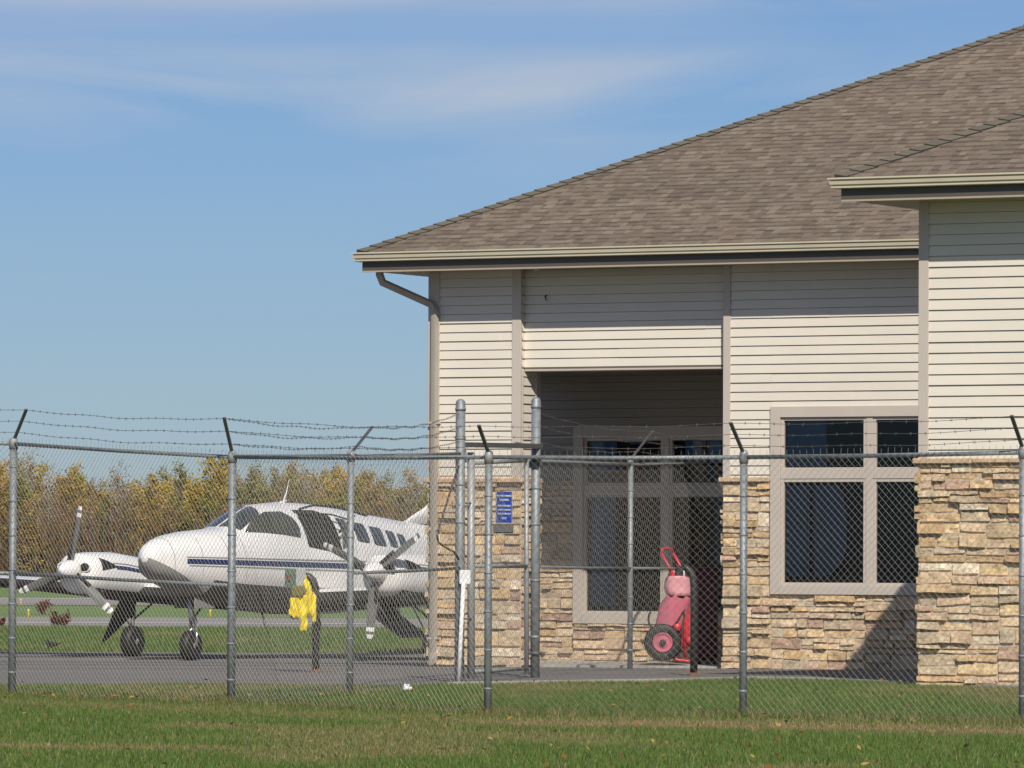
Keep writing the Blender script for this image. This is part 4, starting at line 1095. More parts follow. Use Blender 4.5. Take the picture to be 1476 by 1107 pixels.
m.add(q + [(x + .006, y + .006, z) for x, y, z in q], [(0, 1, 2, 3), (7, 6, 5, 4), (0, 1, 5, 4), (1, 2, 6, 5), (2, 3, 7, 6), (3, 0, 4, 7)]); m.build('door_glass', MAT['pglass_pale'], door, scale=SP)
# stripes
def band(x0, x1, z0a, z1a, z0b, z1b, name, mat, off=.005, n=44):
    for sg in (1, -1):
        m = MB(); vs = []
        for i in range(n + 1):
            t = i / n; x = x0 + (x1 - x0) * t; lo = z0a + (z0b - z0a) * t; hi = z1a + (z1b - z1a) * t
            vs += [side(x, lo, off, sg), side(x, (lo + hi) / 2, off, sg), side(x, hi, off, sg)]
        fs = []
        for i in range(n):
            for j in (0, 1): fs.append((3 * i + j, 3 * i + 3 + j, 3 * i + 4 + j, 3 * i + j + 1))
        m.add(vs, fs, smooth=True); m.build(name, mat, fus, scale=SP)
band(1.50, -6.5, 1.405, 1.475, 1.27, 1.36, 'blue_stripe', MAT['blue'])
band(1.50, -6.5, 1.492, 1.507, 1.39, 1.415, 'pinstripe', MAT['grey_paint'])
band(1.46, -6.5, 1.372, 1.386, 1.215, 1.235, 'pinstripe', MAT['grey_paint'])
m = MB(); vs = []; A_, B_ = 26, 14
for i in range(A_ + 1):
    x = 2.068 - 1.15 * (i / A_) ** 1.3; zt, zb, w_ = sec(x); zm = zmid(x)
    zl = 1.488 - .50 * ((2.068 - x) / 1.15) ** .9; zl = max(zl, zb + .002)
    sv = min(.999, max(-.999, (zl - zm) / ((zt - zm) if zl >= zm else (zm - zb)))); p0 = math.asin(sv) if sv >= 0 else -math.asin(min(.999, abs(sv) ** (1 / .95)))
    for j in range(B_ + 1): vs.append(fpt(x, p0 + (-pi - 2 * p0) * j / B_, .004))
fs = [(i * (B_ + 1) + j, i * (B_ + 1) + j + 1, (i + 1) * (B_ + 1) + j + 1, (i + 1) * (B_ + 1) + j) for i in range(A_) for j in range(B_)]
m.add(vs, fs, smooth=True); m.build('nose_underside', MAT['grey_paint'], fus, scale=SP)
# dark patch over the fuselage underside
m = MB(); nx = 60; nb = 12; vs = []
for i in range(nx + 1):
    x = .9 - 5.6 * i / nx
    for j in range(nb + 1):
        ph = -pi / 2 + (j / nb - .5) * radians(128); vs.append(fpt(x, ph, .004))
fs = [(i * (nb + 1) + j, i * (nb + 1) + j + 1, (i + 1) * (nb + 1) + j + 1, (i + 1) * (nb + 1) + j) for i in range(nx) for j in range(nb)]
m.add(vs, fs, smooth=True); m.build('belly_dark_patch', MAT['belly'], fus, scale=SP)
m = MB(); m.tube([(-1.62, 0, 2.30), (-1.72, 0, 2.46), (-1.80, 0, 2.66)], [.02, .007, .003], 8); m.tube([(-1.5, 0, 2.30), (-1.72, 0, 2.345)], .02, 6); m.build('antenna', MAT['white'], fus, scale=SP)
m = MB(); m.tube([(-.9, .1, .70), (-.98, .1, .5)], [.014, .006], 6); m.tube([(-2.35, .15, .68), (-2.45, .15, .44)], [.05, .02], 6); m.tube([(1.25, .36, 1.36), (1.25, .40, 1.28)], .006, 5); m.build('antenna', MAT['black'], fus, scale=SP)
# wings
def airfoil(c, th, n=14):
    P = []
    for i in range(n + 1):
        x = (1 - cos(pi * i / n)) / 2; yt = 5 * th * (.2969 * sqrt(x) - .126 * x - .3516 * x ** 2 + .2843 * x ** 3 - .1015 * x ** 4)
        P.append((x * c, yt * c))
    return P
def lifting(stn, name, mat, vert=False, par=None, **k):
    m = MB(); vs = []; N = 0
    for (xle, s, z, c, th) in stn:
        A_ = airfoil(c, th); pr = [(xle - x, y) for x, y in A_] + [(xle - x, -y) for x, y in A_[-2:0:-1]]
        N = len(pr)
        vs += [(x, s, z + y) if not vert else (x, y, s) for x, y in pr]
    k_ = len(stn)
    fs = [(i * N + j, i * N + (j + 1) % N, (i + 1) * N + (j + 1) % N, (i + 1) * N + j) for i in range(k_ - 1) for j in range(N)]
    fs += [tuple(range(N))[::-1], tuple(range((k_ - 1) * N, k_ * N))]
    m.add(vs, fs, smooth=True); return m.build(name, mat, par or pl, scale=SP, **k)
for sg in (1, -1):
    WS = [(-1.15, sg * .3, .85, 2.25, .17), (-1.25, sg * .7, .87, 2.1, .17), (-1.3, sg * 2.6, .97, 1.85, .165), (-1.45, sg * 5.6, 1.15, 1.2, .13), (-1.75, sg * 5.98, 1.18, .6, .1)]
    wg = lifting(WS, 'wing', MAT['white'])
    for (sa, sb) in ((1, 2), (2, 3)):
        m = MB(); vs = []; N = 0
        a_, b_ = WS[sa], WS[sb]
        for e in range(7):
            t = e / 6; xle, y_, z_, c_, th_ = [p + (q - p) * t for p, q in zip(a_, b_)]
            up = [(x, y) for x, y in airfoil(1, th_, 40) if x < .055]; lo = [(x, -y) for x, y in airfoil(1, th_, 40) if x < .16]
            pr = up[::-1] + lo[1:]; N = len(pr)
            vs += [(xle + .006 - x * c_, y_, z_ + (y + (.004 if y > 0 else -.004)) * c_) for x, y in pr]
        m.add(vs, [(i * N + j, i * N + j + 1, (i + 1) * N + j + 1, (i + 1) * N + j) for i in range(6) for j in range(N - 1)], smooth=True)
        m.build('deicing_boot', MAT['black'], wg, scale=SP)
    lifting([(-6.6, sg * .05, 1.85, 1.1, .1), (-6.95, sg * 2.2, 1.85, .7, .1)], 'tailplane', MAT['white'])
lifting([(-5.0, 2.03, 0, 3.1, .04), (-5.7, 2.28, 0, 2.4, .06), (-6.3, 2.55, 0, 1.8, .08), (-7.1, 3.75, 0, 1.0, .09)], 'tail_fin', MAT['white'], vert=True)
# nacelles
def nacelle(sg, angs):
    Yn = 2.64 * sg
    NS = [(-.02, 1.29, .20, .22), (-.06, 1.27, .29, .27), (-.16, 1.255, .345, .30), (-.4, 1.24, .37, .33), (-.9, 1.22, .38, .35), (-1.5, 1.17, .36, .34), (-2.2, 1.12, .30, .27), (-3.0, 1.08, .2, .16), (-3.6, 1.05, .08, .05)]
    def npnt(x, ph, off=0):
        for a, b in zip(NS[:-1], NS[1:]):
            if x >= b[0]:
                t = min(1, max(0, (a[0] - x) / (a[0] - b[0]))); zc, hw_, hh_ = (a[q] + (b[q] - a[q]) * t for q in (1, 2, 3)); break
        c, s = cos(ph), sin(ph)
        return (x, Yn + (hw_ + off) * abs(c) ** .8 * (1 if c > 0 else -1), zc + (hh_ + off) * abs(s) ** .8 * (1 if s > 0 else -1))
    m = MB(); n = 32; xs_ = [s[0] for s in NS]
    vs = [npnt(x, 2 * pi * j / n) for x in xs_ for j in range(n)]
    fs = [(i * n + j, i * n + (j + 1) % n, (i + 1) * n + (j + 1) % n, (i + 1) * n + j) for i in range(len(xs_) - 1) for j in range(n)] + [tuple(range(n))[::-1], tuple(range((len(xs_) - 1) * n, len(xs_) * n))]
    m.add(vs, fs, smooth=True); nac = m.build('engine_nacelle', MAT['white'], pl, scale=SP)
    def npatch(x0, x1, p0, p1, name, mat, off=.005, x0b=None):
        for side_ in (0, 1):
            m = MB(); vs = []; a_, b_ = 10, 4
            for i in range(a_ + 1):
                for j in range(b_ + 1):
                    t, s = i / a_, j / b_; x = x0 + (x1 - x0) * t; lo = p0[0] + (p1[0] - p0[0]) * t; hi = p0[1] + (p1[1] - p0[1]) * t
                    ph = radians(lo + (hi - lo) * s); ph = pi - ph if side_ else ph
                    vs.append(npnt(x, ph, off))
            fs = [(i * (b_ + 1) + j, i * (b_ + 1) + j + 1, (i + 1) * (b_ + 1) + j + 1, (i + 1) * (b_ + 1) + j) for i in range(a_) for j in range(b_)]
            m.add(vs, fs, smooth=True); m.build(name, mat, nac, scale=SP)
    npatch(-.62, -2.3, (10, 19), (5, 11), 'blue_stripe', MAT['blue'])
    npatch(-.55, -2.3, (24, 27), (15, 18), 'pinstripe', MAT['grey_paint'])
    npatch(-.26, -.62, (6, 44), (14, 18), 'cooling_vent', MAT['dark_in'], .006)
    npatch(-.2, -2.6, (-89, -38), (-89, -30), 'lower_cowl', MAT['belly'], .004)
    for xs0 in (-.42, -1.05, -1.7): npatch(xs0, xs0 - .008, (-60, 88), (-60, 88), 'cowl_seam', MAT['grey_paint'], .003)
    for s2 in (1, -1):
        m = MB(); m.lathe([(.085, -.03), (.10, .012), (.075, .014), (.07, -.02)], (0, 0, 0), ax='x', n=18)
        m.v = [(x - .03, Yn + s2 * .195 + y * 1.05, 1.345 + z * .8) for x, y, z in m.v]
        ik = m.build('air_intake', MAT['white'], nac, scale=SP)
        m = MB(); m.lathe([(.074, -.005), (.074, .005)], (0, 0, 0), ax='x', n=18); m.v = [(x - .017, Yn + s2 * .195 + y * 1.05, 1.345 + z * .8) for x, y, z in m.v]; m.build('intake_mouth', MAT['dark_in'], nac, scale=SP)
    m = MB(); m.tube([(-.9, Yn + .2, 1.06), (-1.1, Yn + .24, .96), (-1.25, Yn + .24, .94)], .04, 10); m.build('exhaust', MAT['dark_grey'], nac, scale=SP)
    # propeller
    pr = MB(); pr.lathe([(.15, -.0), (.158, .06), (.150, .13), (.125, .22), (.085, .30), (.04, .345), (.006, .36)], (-.02, Yn, 1.30), ax='x', n=26)
    spn = pr.build('spinner', MAT['white'], pl, scale=SP)
    for k, an in enumerate(angs):
        a = radians(an); rd = Vector((0, sin(a), cos(a))); tg = Vector((0, cos(a), -sin(a))); hub = Vector((.06, Yn, 1.30))
        def bl(r0, r1, n=10, ex=1.0):
            m = MB(); vs = []
            for i in range(n + 1):
                r = r0 + (r1 - r0) * i / n; q = r / .96
                wdt = (.055 + .075 * min(1, q / .35) - .045 * max(0, (q - .55) / .45) ** 1.4) * (1 if q < .97 else .75)
                tw_ = radians(44 - 26 * q); wdt *= 1.12; th = (.030 - .020 * q) * ex; wdt *= (1.0 + (ex - 1) * .15)
                cdir = tg * cos(tw_) + Vector((1, 0, 0)) * sin(tw_); nd = Vector((1, 0, 0)) * cos(tw_) - tg * sin(tw_)
                c = hub + rd * r
                for (u, v) in ((-.5, 0), (-.25, .5), (.15, .45), (.5, 0), (.15, -.3), (-.25, -.35)): vs.append(c + cdir * (u * wdt) + nd * (v * th * 2))
            fs = [(i * 6 + j, i * 6 + (j + 1) % 6, (i + 1) * 6 + (j + 1) % 6, (i + 1) * 6 + j) for i in range(n) for j in range(6)] + [tuple(range(6))[::-1], tuple(range(n * 6, n * 6 + 6))]
            return m.add(vs, fs, smooth=False)
        b_ = bl(.10, .95).build('propeller_blade', MAT['blade_grey'], spn, scale=SP)
        bl(.905, .962, 3, 1.25).build('white_tip', MAT['white'], b_, scale=SP); bl(.80, .86, 2, 1.25).build('white_band', MAT['white'], b_, scale=SP)
        m = MB(); q0, q1 = hub + rd * .14, hub + rd * .42
        m.tube([q0 - tg * .045 + Vector((.02, 0, 0)), q1 - tg * .060 + Vector((.02, 0, 0))], [.026, .022], 8); m.build('blade_boot', MAT['black'], b_, scale=SP)
    return nac
nacelle(-1, (10, 130, 250)); nacelle(1, (-66, 54, 186))
# landing gear
def tyre(x, y, z, r, w_, par):
    m = MB(); m.lathe([(r * .5, -w_ * .45), (r * .8, -w_ * .5), (r * .96, -w_ * .36), (r, -w_ * .1), (r, w_ * .1), (r * .96, w_ * .36), (r * .8, w_ * .5), (r * .5, w_ * .45)], (x, y, z), ax='y', n=28); t_ = m.build('wheel', MAT['black'], par, scale=SP)
    m = MB(); m.lathe([(r * .12, -w_ * .48), (r * .45, -w_ * .35), (r * .52, -w_ * .46), (r * .52, w_ * .46), (r * .45, w_ * .35), (r * .12, w_ * .48)], (x, y, z), ax='y', n=20); m.build('rim', MAT['grey_paint'], t_, scale=SP)
m = MB(); m.tube([(.88, 0, .92), (.80, 0, .50)], .045, 12); m.tube([(.80, 0, .55), (.78, 0, .42)], .03, 10)
m.tube([(.80, 0, .47), (.82, .085, .40), (.85, .10, .21)], .020, 8); m.tube([(.80, 0, .47), (.82, -.085, .40), (.85, -.10, .21)], .020, 8)
m.tube([(.72, 0, .62), (.66, 0, .50), (.74, 0, .42)], .012, 6); m.tube([(.45, 0, .86), (.80, 0, .60)], .018, 8)
ng = m.build('nose_gear', MAT['steel'], pl, scale=SP); tyre(.85, 0, .225, .222, .17, ng)
for s in (.17, -.17):
    m = MB(); m.box(.50, 1.02, s - .008, s + .008, .76, .93, None, .004); m.build('nose_gear_door', MAT['grey_paint'], pl, scale=SP)
for sg in (1, -1):
    y = 2.64 * sg
    m = MB(); m.tube([(-1.55, y, 1.02), (-1.6, y, .62)], .05, 12); m.tube([(-1.6, y, .65), (-1.6, y, .24)], .032, 10)
    m.tube([(-1.6, y - .12, .24), (-1.6, y + .12, .24)], .02, 8); m.tube([(-1.35, y, .95), (-1.45, y, .55), (-1.6, y, .42)], .016, 8); m.tube([(-1.6, y - sg * .55, .95), (-1.6, y, .55)], .018, 8)
    lg = m.build('main_gear', MAT['dark_grey'], pl, scale=SP); tyre(-1.6, y + .0, .235, .235, .20, lg)
    m = MB()
    P = [(-1.2, y - .42, 1.0), (-1.95, y - .42, .98), (-1.9, y - .62, .40), (-1.75, y - .78, .22), (-1.35, y - .60, .52)] if sg < 0 else [(-1.2, y + .18, 1.0), (-1.95, y + .18, 1.0), (-1.9, y + .24, .35), (-1.3, y + .24, .38)]
    if sg < 0: P = [(-1.30, y + .06, 1.0), (-1.75, y + .04, 1.0), (-1.72, y - .12, .60), (-1.58, y - .50, .22), (-1.50, y - .49, .23), (-1.34, y - .20, .62)]
    k = len(P); m.add(P + [(a + .01, b + .018, c) for a, b, c in P], [tuple(range(k)), tuple(range(k, 2 * k))[::-1]] + [(i, (i + 1) % k, k + (i + 1) % k, k + i) for i in range(k)])
    m.build('gear_door', MAT['belly'], pl, scale=SP)
# inner port gear door, hanging open in a curve under the wing
m = MB(); vs = []
for i in range(9):
    t = i / 8; yy = 1.72 + .62 * t; zz = .80 - .46 * (t ** .75) ; 
    vs += [(-1.15, yy, zz), (-1.9, yy, zz), (-1.9, yy + .02, zz + .03), (-1.15, yy + .02, zz + .03)]
fs = [(4 * i + j, 4 * i + (j + 1) % 4, 4 * i + 4 + (j + 1) % 4, 4 * i + 4 + j) for i in range(8) for j in range(4)] + [(3, 2, 1, 0), (32, 33, 34, 35)]
m.add(vs, fs); gd = m.build('gear_door', MAT['belly'], pl, scale=SP, label='curved dark inner gear door hanging open')
m = MB(); m.tube([(-1.3, 1.78, .92), (-1.3, 2.1, .50)], .02, 8); m.tube([(-1.5, 2.0, .92), (-1.5, 2.22, .46)], .016, 8); m.tube([(-1.5, 2.25, .92), (-1.5, 2.5, .5)], .012, 8); m.build('door_rod', MAT['steel'], pl, scale=SP)

# ------------------------------------------------------------------ small things on the grass
def blob(mb, c, r, seed=0, n=10, am=.25, col=None):
    vs = []; fs = []
    for i in range(n // 2 + 1):
        th = pi * i / (n // 2)
        for j in range(n):
            a = 2 * pi * j / n; d = Vector((sin(th) * cos(a), sin(th) * sin(a), cos(th))); k = 1 + am * noise.noise(d * 1.7 + Vector((seed, 0, 0)))
            vs.append((c[0] + d.x * r[0] * k, c[1] + d.y * r[1] * k, c[2] + d.z * r[2] * k))
    for i in range(n // 2):
        for j in range(n): fs.append((i * n + j, i * n + (j + 1) % n, (i + 1) * n + (j + 1) % n, (i + 1) * n + j))
    mb.add(vs, fs, col, True)
g = G(74, 938)
m = MB()
P = [(-.13, 0, .13), (-.09, 0, .115), (-.03, 0, .10), (.03, 0, .105), (.075, 0, .14), (.095, 0, .175), (.115, 0, .185)]
m.tube([(x, y, z) for x, y, z in P], [.012, .034, .058, .055, .034, .030, .014], 12)
m.add([(-.10, -.02, .12), (-.21, -.028, .145), (-.21, .028, .145), (-.10, .02, .12), (-.10, 0, .10), (-.20, 0, .13)], [(0, 1, 2, 3), (0, 4, 5, 1), (3, 2, 5, 4)])
bd = m.build('bird', MAT['feather'], None, label='small dark bird standing on the grass beyond the apron', cat='bird')
bd.location = g; bd.rotation_euler = (0, 0, radians(150)); bd.scale = (1.05, 1.05, 1.05)
m = MB(); m.tube([(.11, 0, .186), (.145, 0, .180)], [.008, .002], 6); m.build('beak', MAT['dark_grey'], bd)
for s in (-1, 1):
    m = MB(); m.tube([(0, s * .018, .07), (-.005, s * .02, .035), (.008, s * .02, 0)], .004, 5); m.tube([(.03, s * .02, .002), (-.012, s * .02, .002)], .003, 4); m.build('leg', MAT['dark_grey'], bd)
for s in (-1, 1):
    m = MB(); m.add([(.05, s * .052, .13), (-.02, s * .064, .135), (-.13, s * .03, .118), (-.03, s * .058, .085)], [(0, 1, 2, 3)]); m.build('wing', MAT['feather'], bd)
for (px, py, hpx, lab) in ((41, 890, 12, 'yellow marker stake on the far grass, nearer the bird'), (30, 872, 9, 'yellow marker stake on the far grass, farthest left by the runway edge'), (303, 889, 10, 'yellow marker stake on the far grass between the nose wheel and the fence post')):
    g = G(px, py); h = hpx * g.y / FPX
    mk = empty('marker_stake', g, label=lab, cat='marker', group='yellow airfield marker stakes')
    m = MB(); m.lathe([(.03, -.05), (.026, h), (.01, h + .01)], n=10); m.build('stake', MAT['marker_y'], mk)
    m = MB(); m.lathe([(.036, h * .72), (.036, h * .86)], n=10); m.build('band', MAT['paintline'], mk)
g = G(585, 996)
m = MB(); blob(m, (0, 0, .035), (.055, .04, .04), 3, 10, .9); blob(m, (.05, .01, .025), (.03, .03, .03), 9, 8, .9)
o = m.build('crumpled_paper', MAT['pvc'], None, label='crumpled white paper scrap on the grass edge near the gate', cat='litter'); o.location = g

# ------------------------------------------------------------------ weeds
rnd = random.Random(5); nprng = np.random.default_rng(8)
def leaf_quads(cent, size, cols, up=.3):
    n = len(cent); a = nprng.normal(size=(n, 3)); a /= np.linalg.norm(a, axis=1)[:, None]
    b = nprng.normal(size=(n, 3)); b -= a * (a * b).sum(1)[:, None]; b /= np.linalg.norm(b, axis=1)[:, None]
    s = np.asarray(size)[:, None]
    q = np.stack([cent - a * s, cent + b * s * .55, cent + a * s, cent - b * s * .55], 1).reshape(-1, 3)
    return q, np.repeat(cols, 4, axis=0)
def make_bush(px, py, hpx, wpx, lab, cols, seed, leaves=260):
    g = G(px, py); h = hpx * g.y / FPX; wd = wpx * g.y / FPX; rnd = random.Random(seed)
    root = empty('dry_weed', g, label=lab, cat='weed', group='dry reddish weeds beyond the apron')
    m = MB(); tips = []
    for i in range(16):
        a = rnd.uniform(0, 6.28); r = rnd.uniform(.1, .5) * wd; hh_ = h * rnd.uniform(.5, 1)
        p0 = (0.1 * r * cos(a), .1 * r * sin(a), 0); p1 = (r * .6 * cos(a), r * .6 * sin(a), hh_ * .6); p2 = (r * cos(a), r * sin(a), hh_)
        m.tube([p0, p1, p2], [.012, .008, .004], 4, cap=False); tips += [p1, p2, tuple((x + y) / 2 for x, y in zip(p1, p2))]
    m.build('stems', MAT['bark'], root)
    T = np.array([tips[rnd.randrange(len(tips))] for _ in range(leaves)]) + nprng.normal(size=(leaves, 3)) * [.10 * wd, .10 * wd, .12 * h]
    T[:, 2] = np.clip(T[:, 2], .02, None)
    cc = np.array([cols[rnd.randrange(len(cols))] for _ in range(leaves)]) * nprng.uniform(.7, 1.2, (leaves, 1))
    q, c = leaf_quads(T, nprng.uniform(.03, .07, leaves), cc)
    o = bpy.data.objects.new('foliage', mesh_np('foliage', q, 4, c, MAT['leaf'])); C.objects.link(o); o.parent = root
RB = [(.22, .08, .04), (.16, .06, .035), (.28, .13, .05), (.12, .06, .04)]
make_bush(62, 886, 20, 22, 'reddish brown dry weed, upper left of the two above the bird', RB, 1); make_bush(84, 905, 21, 30, 'wider reddish dry weed standing in front of the taxiway edge', RB, 2)
make_bush(50, 851, 16, 36, 'dark reddish shrub at the foot of the woods under the propeller', RB, 3, 400); make_bush(2, 903, 12, 12, 'small reddish dry weed at the left edge of the picture', RB, 4, 120)

# ------------------------------------------------------------------ trees
PT = {'gold': [(.44, .31, .055), (.38, .29, .06), (.50, .33, .05), (.34, .28, .07)],
      'green': [(.21, .22, .06), (.17, .19, .055), (.28, .26, .07), (.33, .28, .06)],
      'russet': [(.38, .25, .09), (.33, .22, .09), (.42, .28, .09), (.30, .24, .09)],
      'bare': [(.27, .21, .15), (.30, .23, .14), (.24, .19, .14)]}
def make_tree(kind, h, seed, nl):
    rnd = random.Random(seed); rg = np.random.default_rng(seed)
    root = empty('woodland_tree', (0, 0, 0))
    tk = MB(); ln = (rnd.uniform(-.3, .3), rnd.uniform(-.3, .3))
    P = [(ln[0] * (t ** 1.5) + rnd.uniform(-.05, .05), ln[1] * (t ** 1.5) + rnd.uniform(-.05, .05), h * t) for t in (0, .2, .4, .6, .8, .97)]
    tk.tube(P, [.075, .06, .048, .036, .022, .006], 6, cap=False)
    br = MB(); tips = []
    pale = rnd.choice([(.26, .23, .20), (.20, .17, .14), (.36, .33, .30)])
    for i in range(46 if kind == 'bare' else 34):
        t = rnd.uniform(.12, .97); k = min(4, int(t * 5)); f = t * 5 - k
        b = Vector(P[k]).lerp(Vector(P[k + 1]), min(1, f)) if k < 5 else Vector(P[5])
        a = rnd.uniform(0, 6.28); L_ = rnd.uniform(.45, 1.15) * (1.25 - .75 * t) * (h / 8); up = rnd.uniform(.7, 1.5)
        e = b + Vector((cos(a) * L_, sin(a) * L_, L_ * up)); mid = b.lerp(e, .5) + Vector((cos(a), sin(a), -.4)) * .1 * L_
        br.tube([b, mid, e], [.022, .014, .006], 3, pale, cap=False); tips += [(b, mid, e)]
        for q in range(3):
            s = b.lerp(e, rnd.uniform(.3, .9)); a2 = a + rnd.uniform(-1.3, 1.3); l2 = L_ * rnd.uniform(.25, .55)
            e2 = s + Vector((cos(a2) * l2, sin(a2) * l2, l2 * rnd.uniform(.8, 1.7))); br.tube([s, e2], [.010, .005], 3, pale, cap=False); tips.append((s, s.lerp(e2, .5), e2))
    tk.c = [pale] * len(tk.v)
    tr = tk.build('trunk', MAT['twig'], root, recalc=False); br.build('branches', MAT['twig'], tr, recalc=False)
    cent = np.zeros((nl, 3)); pal = PT[kind]; cols = np.zeros((nl, 3)); 
    for i in range(nl):
        b, mi, e = tips[rnd.randrange(len(tips))]; p = Vector(b).lerp(Vector(e), rnd.uniform(.35, 1.1)); cent[i] = p
        c = pal[rnd.randrange(len(pal))]; cl = noise.noise(p * .9 + Vector((seed, 0, 0))); c = [x * .82 + y * .18 for x, y in zip(c, (.36, .30, .08))]; cols[i] = [1.25 * x * (1 + .4 * cl) * rnd.uniform(.85, 1.12) for x in c]
    cent += rg.normal(size=(nl, 3)) * [.16, .16, .2]
    q, c = leaf_quads(cent, rg.uniform(.055, .125, nl), cols)
    o = bpy.data.objects.new('crown', mesh_np('crown', q, 4, c, MAT['leaf'])); C.objects.link(o); o.parent = root
    return root
def tree_copy(src):
    r = src.copy(); C.objects.link(r)
    for ch in list(src.children):
        c = ch.copy(); C.objects.link(c); c.parent = r
        for g_ in ch.children:
            d = g_.copy(); C.objects.link(d); d.parent = c
    return r
kinds = [('gold', 7.4, 2600), ('gold', 6.2, 2400), ('green', 6.0, 3000), ('green', 7.0, 2800), ('russet', 7.6, 2300), ('russet', 6.6, 2400), ('bare', 7.8, 500), ('bare', 7.2, 300)]
protos = {}
for i, (k, h, nl) in enumerate(kinds): protos.setdefault(k, []).append([make_tree(k, h, 100 + i, nl), False])
LAB = {'gold': 'slender tree with golden yellow autumn leaves in the woods beyond the runway', 'green': 'bushy tree with olive green leaves in the woods beyond the runway',
       'russet': 'slender tree with russet orange leaves in the woods beyond the runway', 'bare': 'nearly leafless pale-twigged tree in the woods beyond the runway'}
GRP = {'gold': 'golden yellow trees in the woods', 'green': 'olive green trees in the woods', 'russet': 'russet trees in the woods', 'bare': 'leafless trees in the woods'}
rnd = random.Random(77); GY = gz(200)
for row in range(5):
    x = -44.0
    while x < 14:
        X = x + rnd.uniform(-.35, .35); Yt = Y_of(850) + row * 5 + rnd.uniform(-1.8, 1.8)
        pxl = 738 + FPX * X / Yt
        wts = {'gold': 3, 'green': 3, 'russet': 2.2, 'bare': 2.4}
        if pxl < 130: wts = {'gold': 3, 'green': 1.0, 'russet': 2.5, 'bare': 3.5}
        elif pxl < 240: wts = {'gold': 2, 'green': 2.0, 'russet': 2.4, 'bare': 4.0}
        elif pxl < 340: wts = {'gold': 3.6, 'green': 4.5, 'russet': 1.4, 'bare': 1.2}
        elif pxl < 420: wts = {'gold': 2, 'green': 4, 'russet': 2, 'bare': 1.6}
        else: wts = {'gold': .8, 'green': 2.8, 'russet': 4.4, 'bare': 1.6}
        kd = rnd.choices(list(wts), list(wts.values()))[0]
        pr = rnd.choice(protos[kd])
        if not pr[1]: o = pr[0]; pr[1] = True
        else: o = tree_copy(pr[0])
        hs = 1.0 + .22 * noise.noise(Vector((X * .30, 0, 3))) + rnd.uniform(-.14, .12)
        if row == 0: hs *= rnd.uniform(.55, .92)
        if pxl > 430: hs *= .97
        o.location = (X, Yt, GY); o.rotation_euler = (0, 0, rnd.uniform(0, 6.28)); o.scale = (1.0 * rnd.uniform(.9, 1.25), 1.0 * rnd.uniform(.9, 1.25), hs * 0.97)
        o['label'] = LAB[kd]; o['category'] = 'tree'; o['group'] = GRP[kd]
        x += (.72, .80, .85, .9, .9)[row]
for k in protos:
    for pr in protos[k]:
        if not pr[1]:
            for ch in pr[0].children_recursive: bpy.data.objects.remove(ch)
            bpy.data.objects.remove(pr[0])
# thicket filling the foot of the woods
rg = np.random.default_rng(4)
def thicket(name, n, x0, x1, y0, y1, h0, h1, cols, w_, kindlab, hbase=.0):
    X = rg.uniform(x0, x1, n); Y = rg.uniform(y0, y1, n); hgt = rg.uniform(h0, h1, n) * (1 + .35 * np.sin(X * .9 + 1) * np.sin(X * .37))
    zb = rg.uniform(0, 1, n) ** 1.5 * hbase
    lean = rg.normal(size=(n, 2)) * .16 * hgt[:, None]
    base = np.stack([X, Y, GY + zb], 1); tip = np.stack([X + lean[:, 0], Y + lean[:, 1], GY + zb + hgt], 1)
    wv = np.zeros((n, 3)); wv[:, 0] = w_ * rg.uniform(.6, 1.5, n)
    q = np.stack([base - wv, base + wv, tip], 1).reshape(-1, 3)
    ci = rg.integers(0, len(cols), n); c = np.array(cols)[ci] * rg.uniform(.6, 1.3, (n, 1))
    o = bpy.data.objects.new(name, mesh_np(name, q, 3, np.repeat(c, 3, 0), MAT['leaf'])); C.objects.link(o)
    o['label'] = kindlab; o['category'] = 'undergrowth'; o['kind'] = 'stuff'
    return o
thicket('undergrowth', 60000, -46, 15, Y_of(850) - 3, Y_of(850) + 27, .8, 2.6, [(.17, .11, .075), (.20, .14, .09), (.12, .085, .06), (.24, .19, .12), (.16, .14, .05), (.22, .10, .06)], .022, 'tangled brown undergrowth and twigs at the foot of the woods', hbase=4.2)
thicket('reed_fringe', 26000, -46, 15, Y_of(850) - 6, Y_of(850) - 1, .35, 1.0, [(.14, .10, .045), (.10, .08, .04), (.20, .15, .06), (.09, .09, .03)], .03, 'brown grassy fringe along the edge of the woods')

def far_wood(name, x0, x1, n):
    X = rg.uniform(x0, x1, n); Y = rg.uniform(Y_of(850), Y_of(850) + 25, n)
    H = 6.6 + 1.5 * np.sin(X * .5) * np.sin(X * .17 + 2) + .8 * np.sin(X * 1.9 + Y)
    Z = GY + H * rg.uniform(0, 1, n) ** .8
    cc = np.array([(.36, .29, .10), (.26, .25, .08), (.34, .23, .09), (.22, .18, .12)])[((np.sin(X * .8) + 1) * 1.2 + rg.uniform(0, 1.6, n)).astype(int) % 4] * rg.uniform(.75, 1.2, (n, 1))
    q, c = leaf_quads(np.stack([X, Y, Z], 1), rg.uniform(.10, .24, n), cc)
    o = bpy.data.objects.new(name, mesh_np(name, q, 4, c, MAT['leaf'])); C.objects.link(o)
    o['label'] = 'far continuation of the autumn woods beyond the runway, out past the separate trees'; o['category'] = 'woods'; o['kind'] = 'stuff'
far_wood('far_woods', 14, 110, 70000)

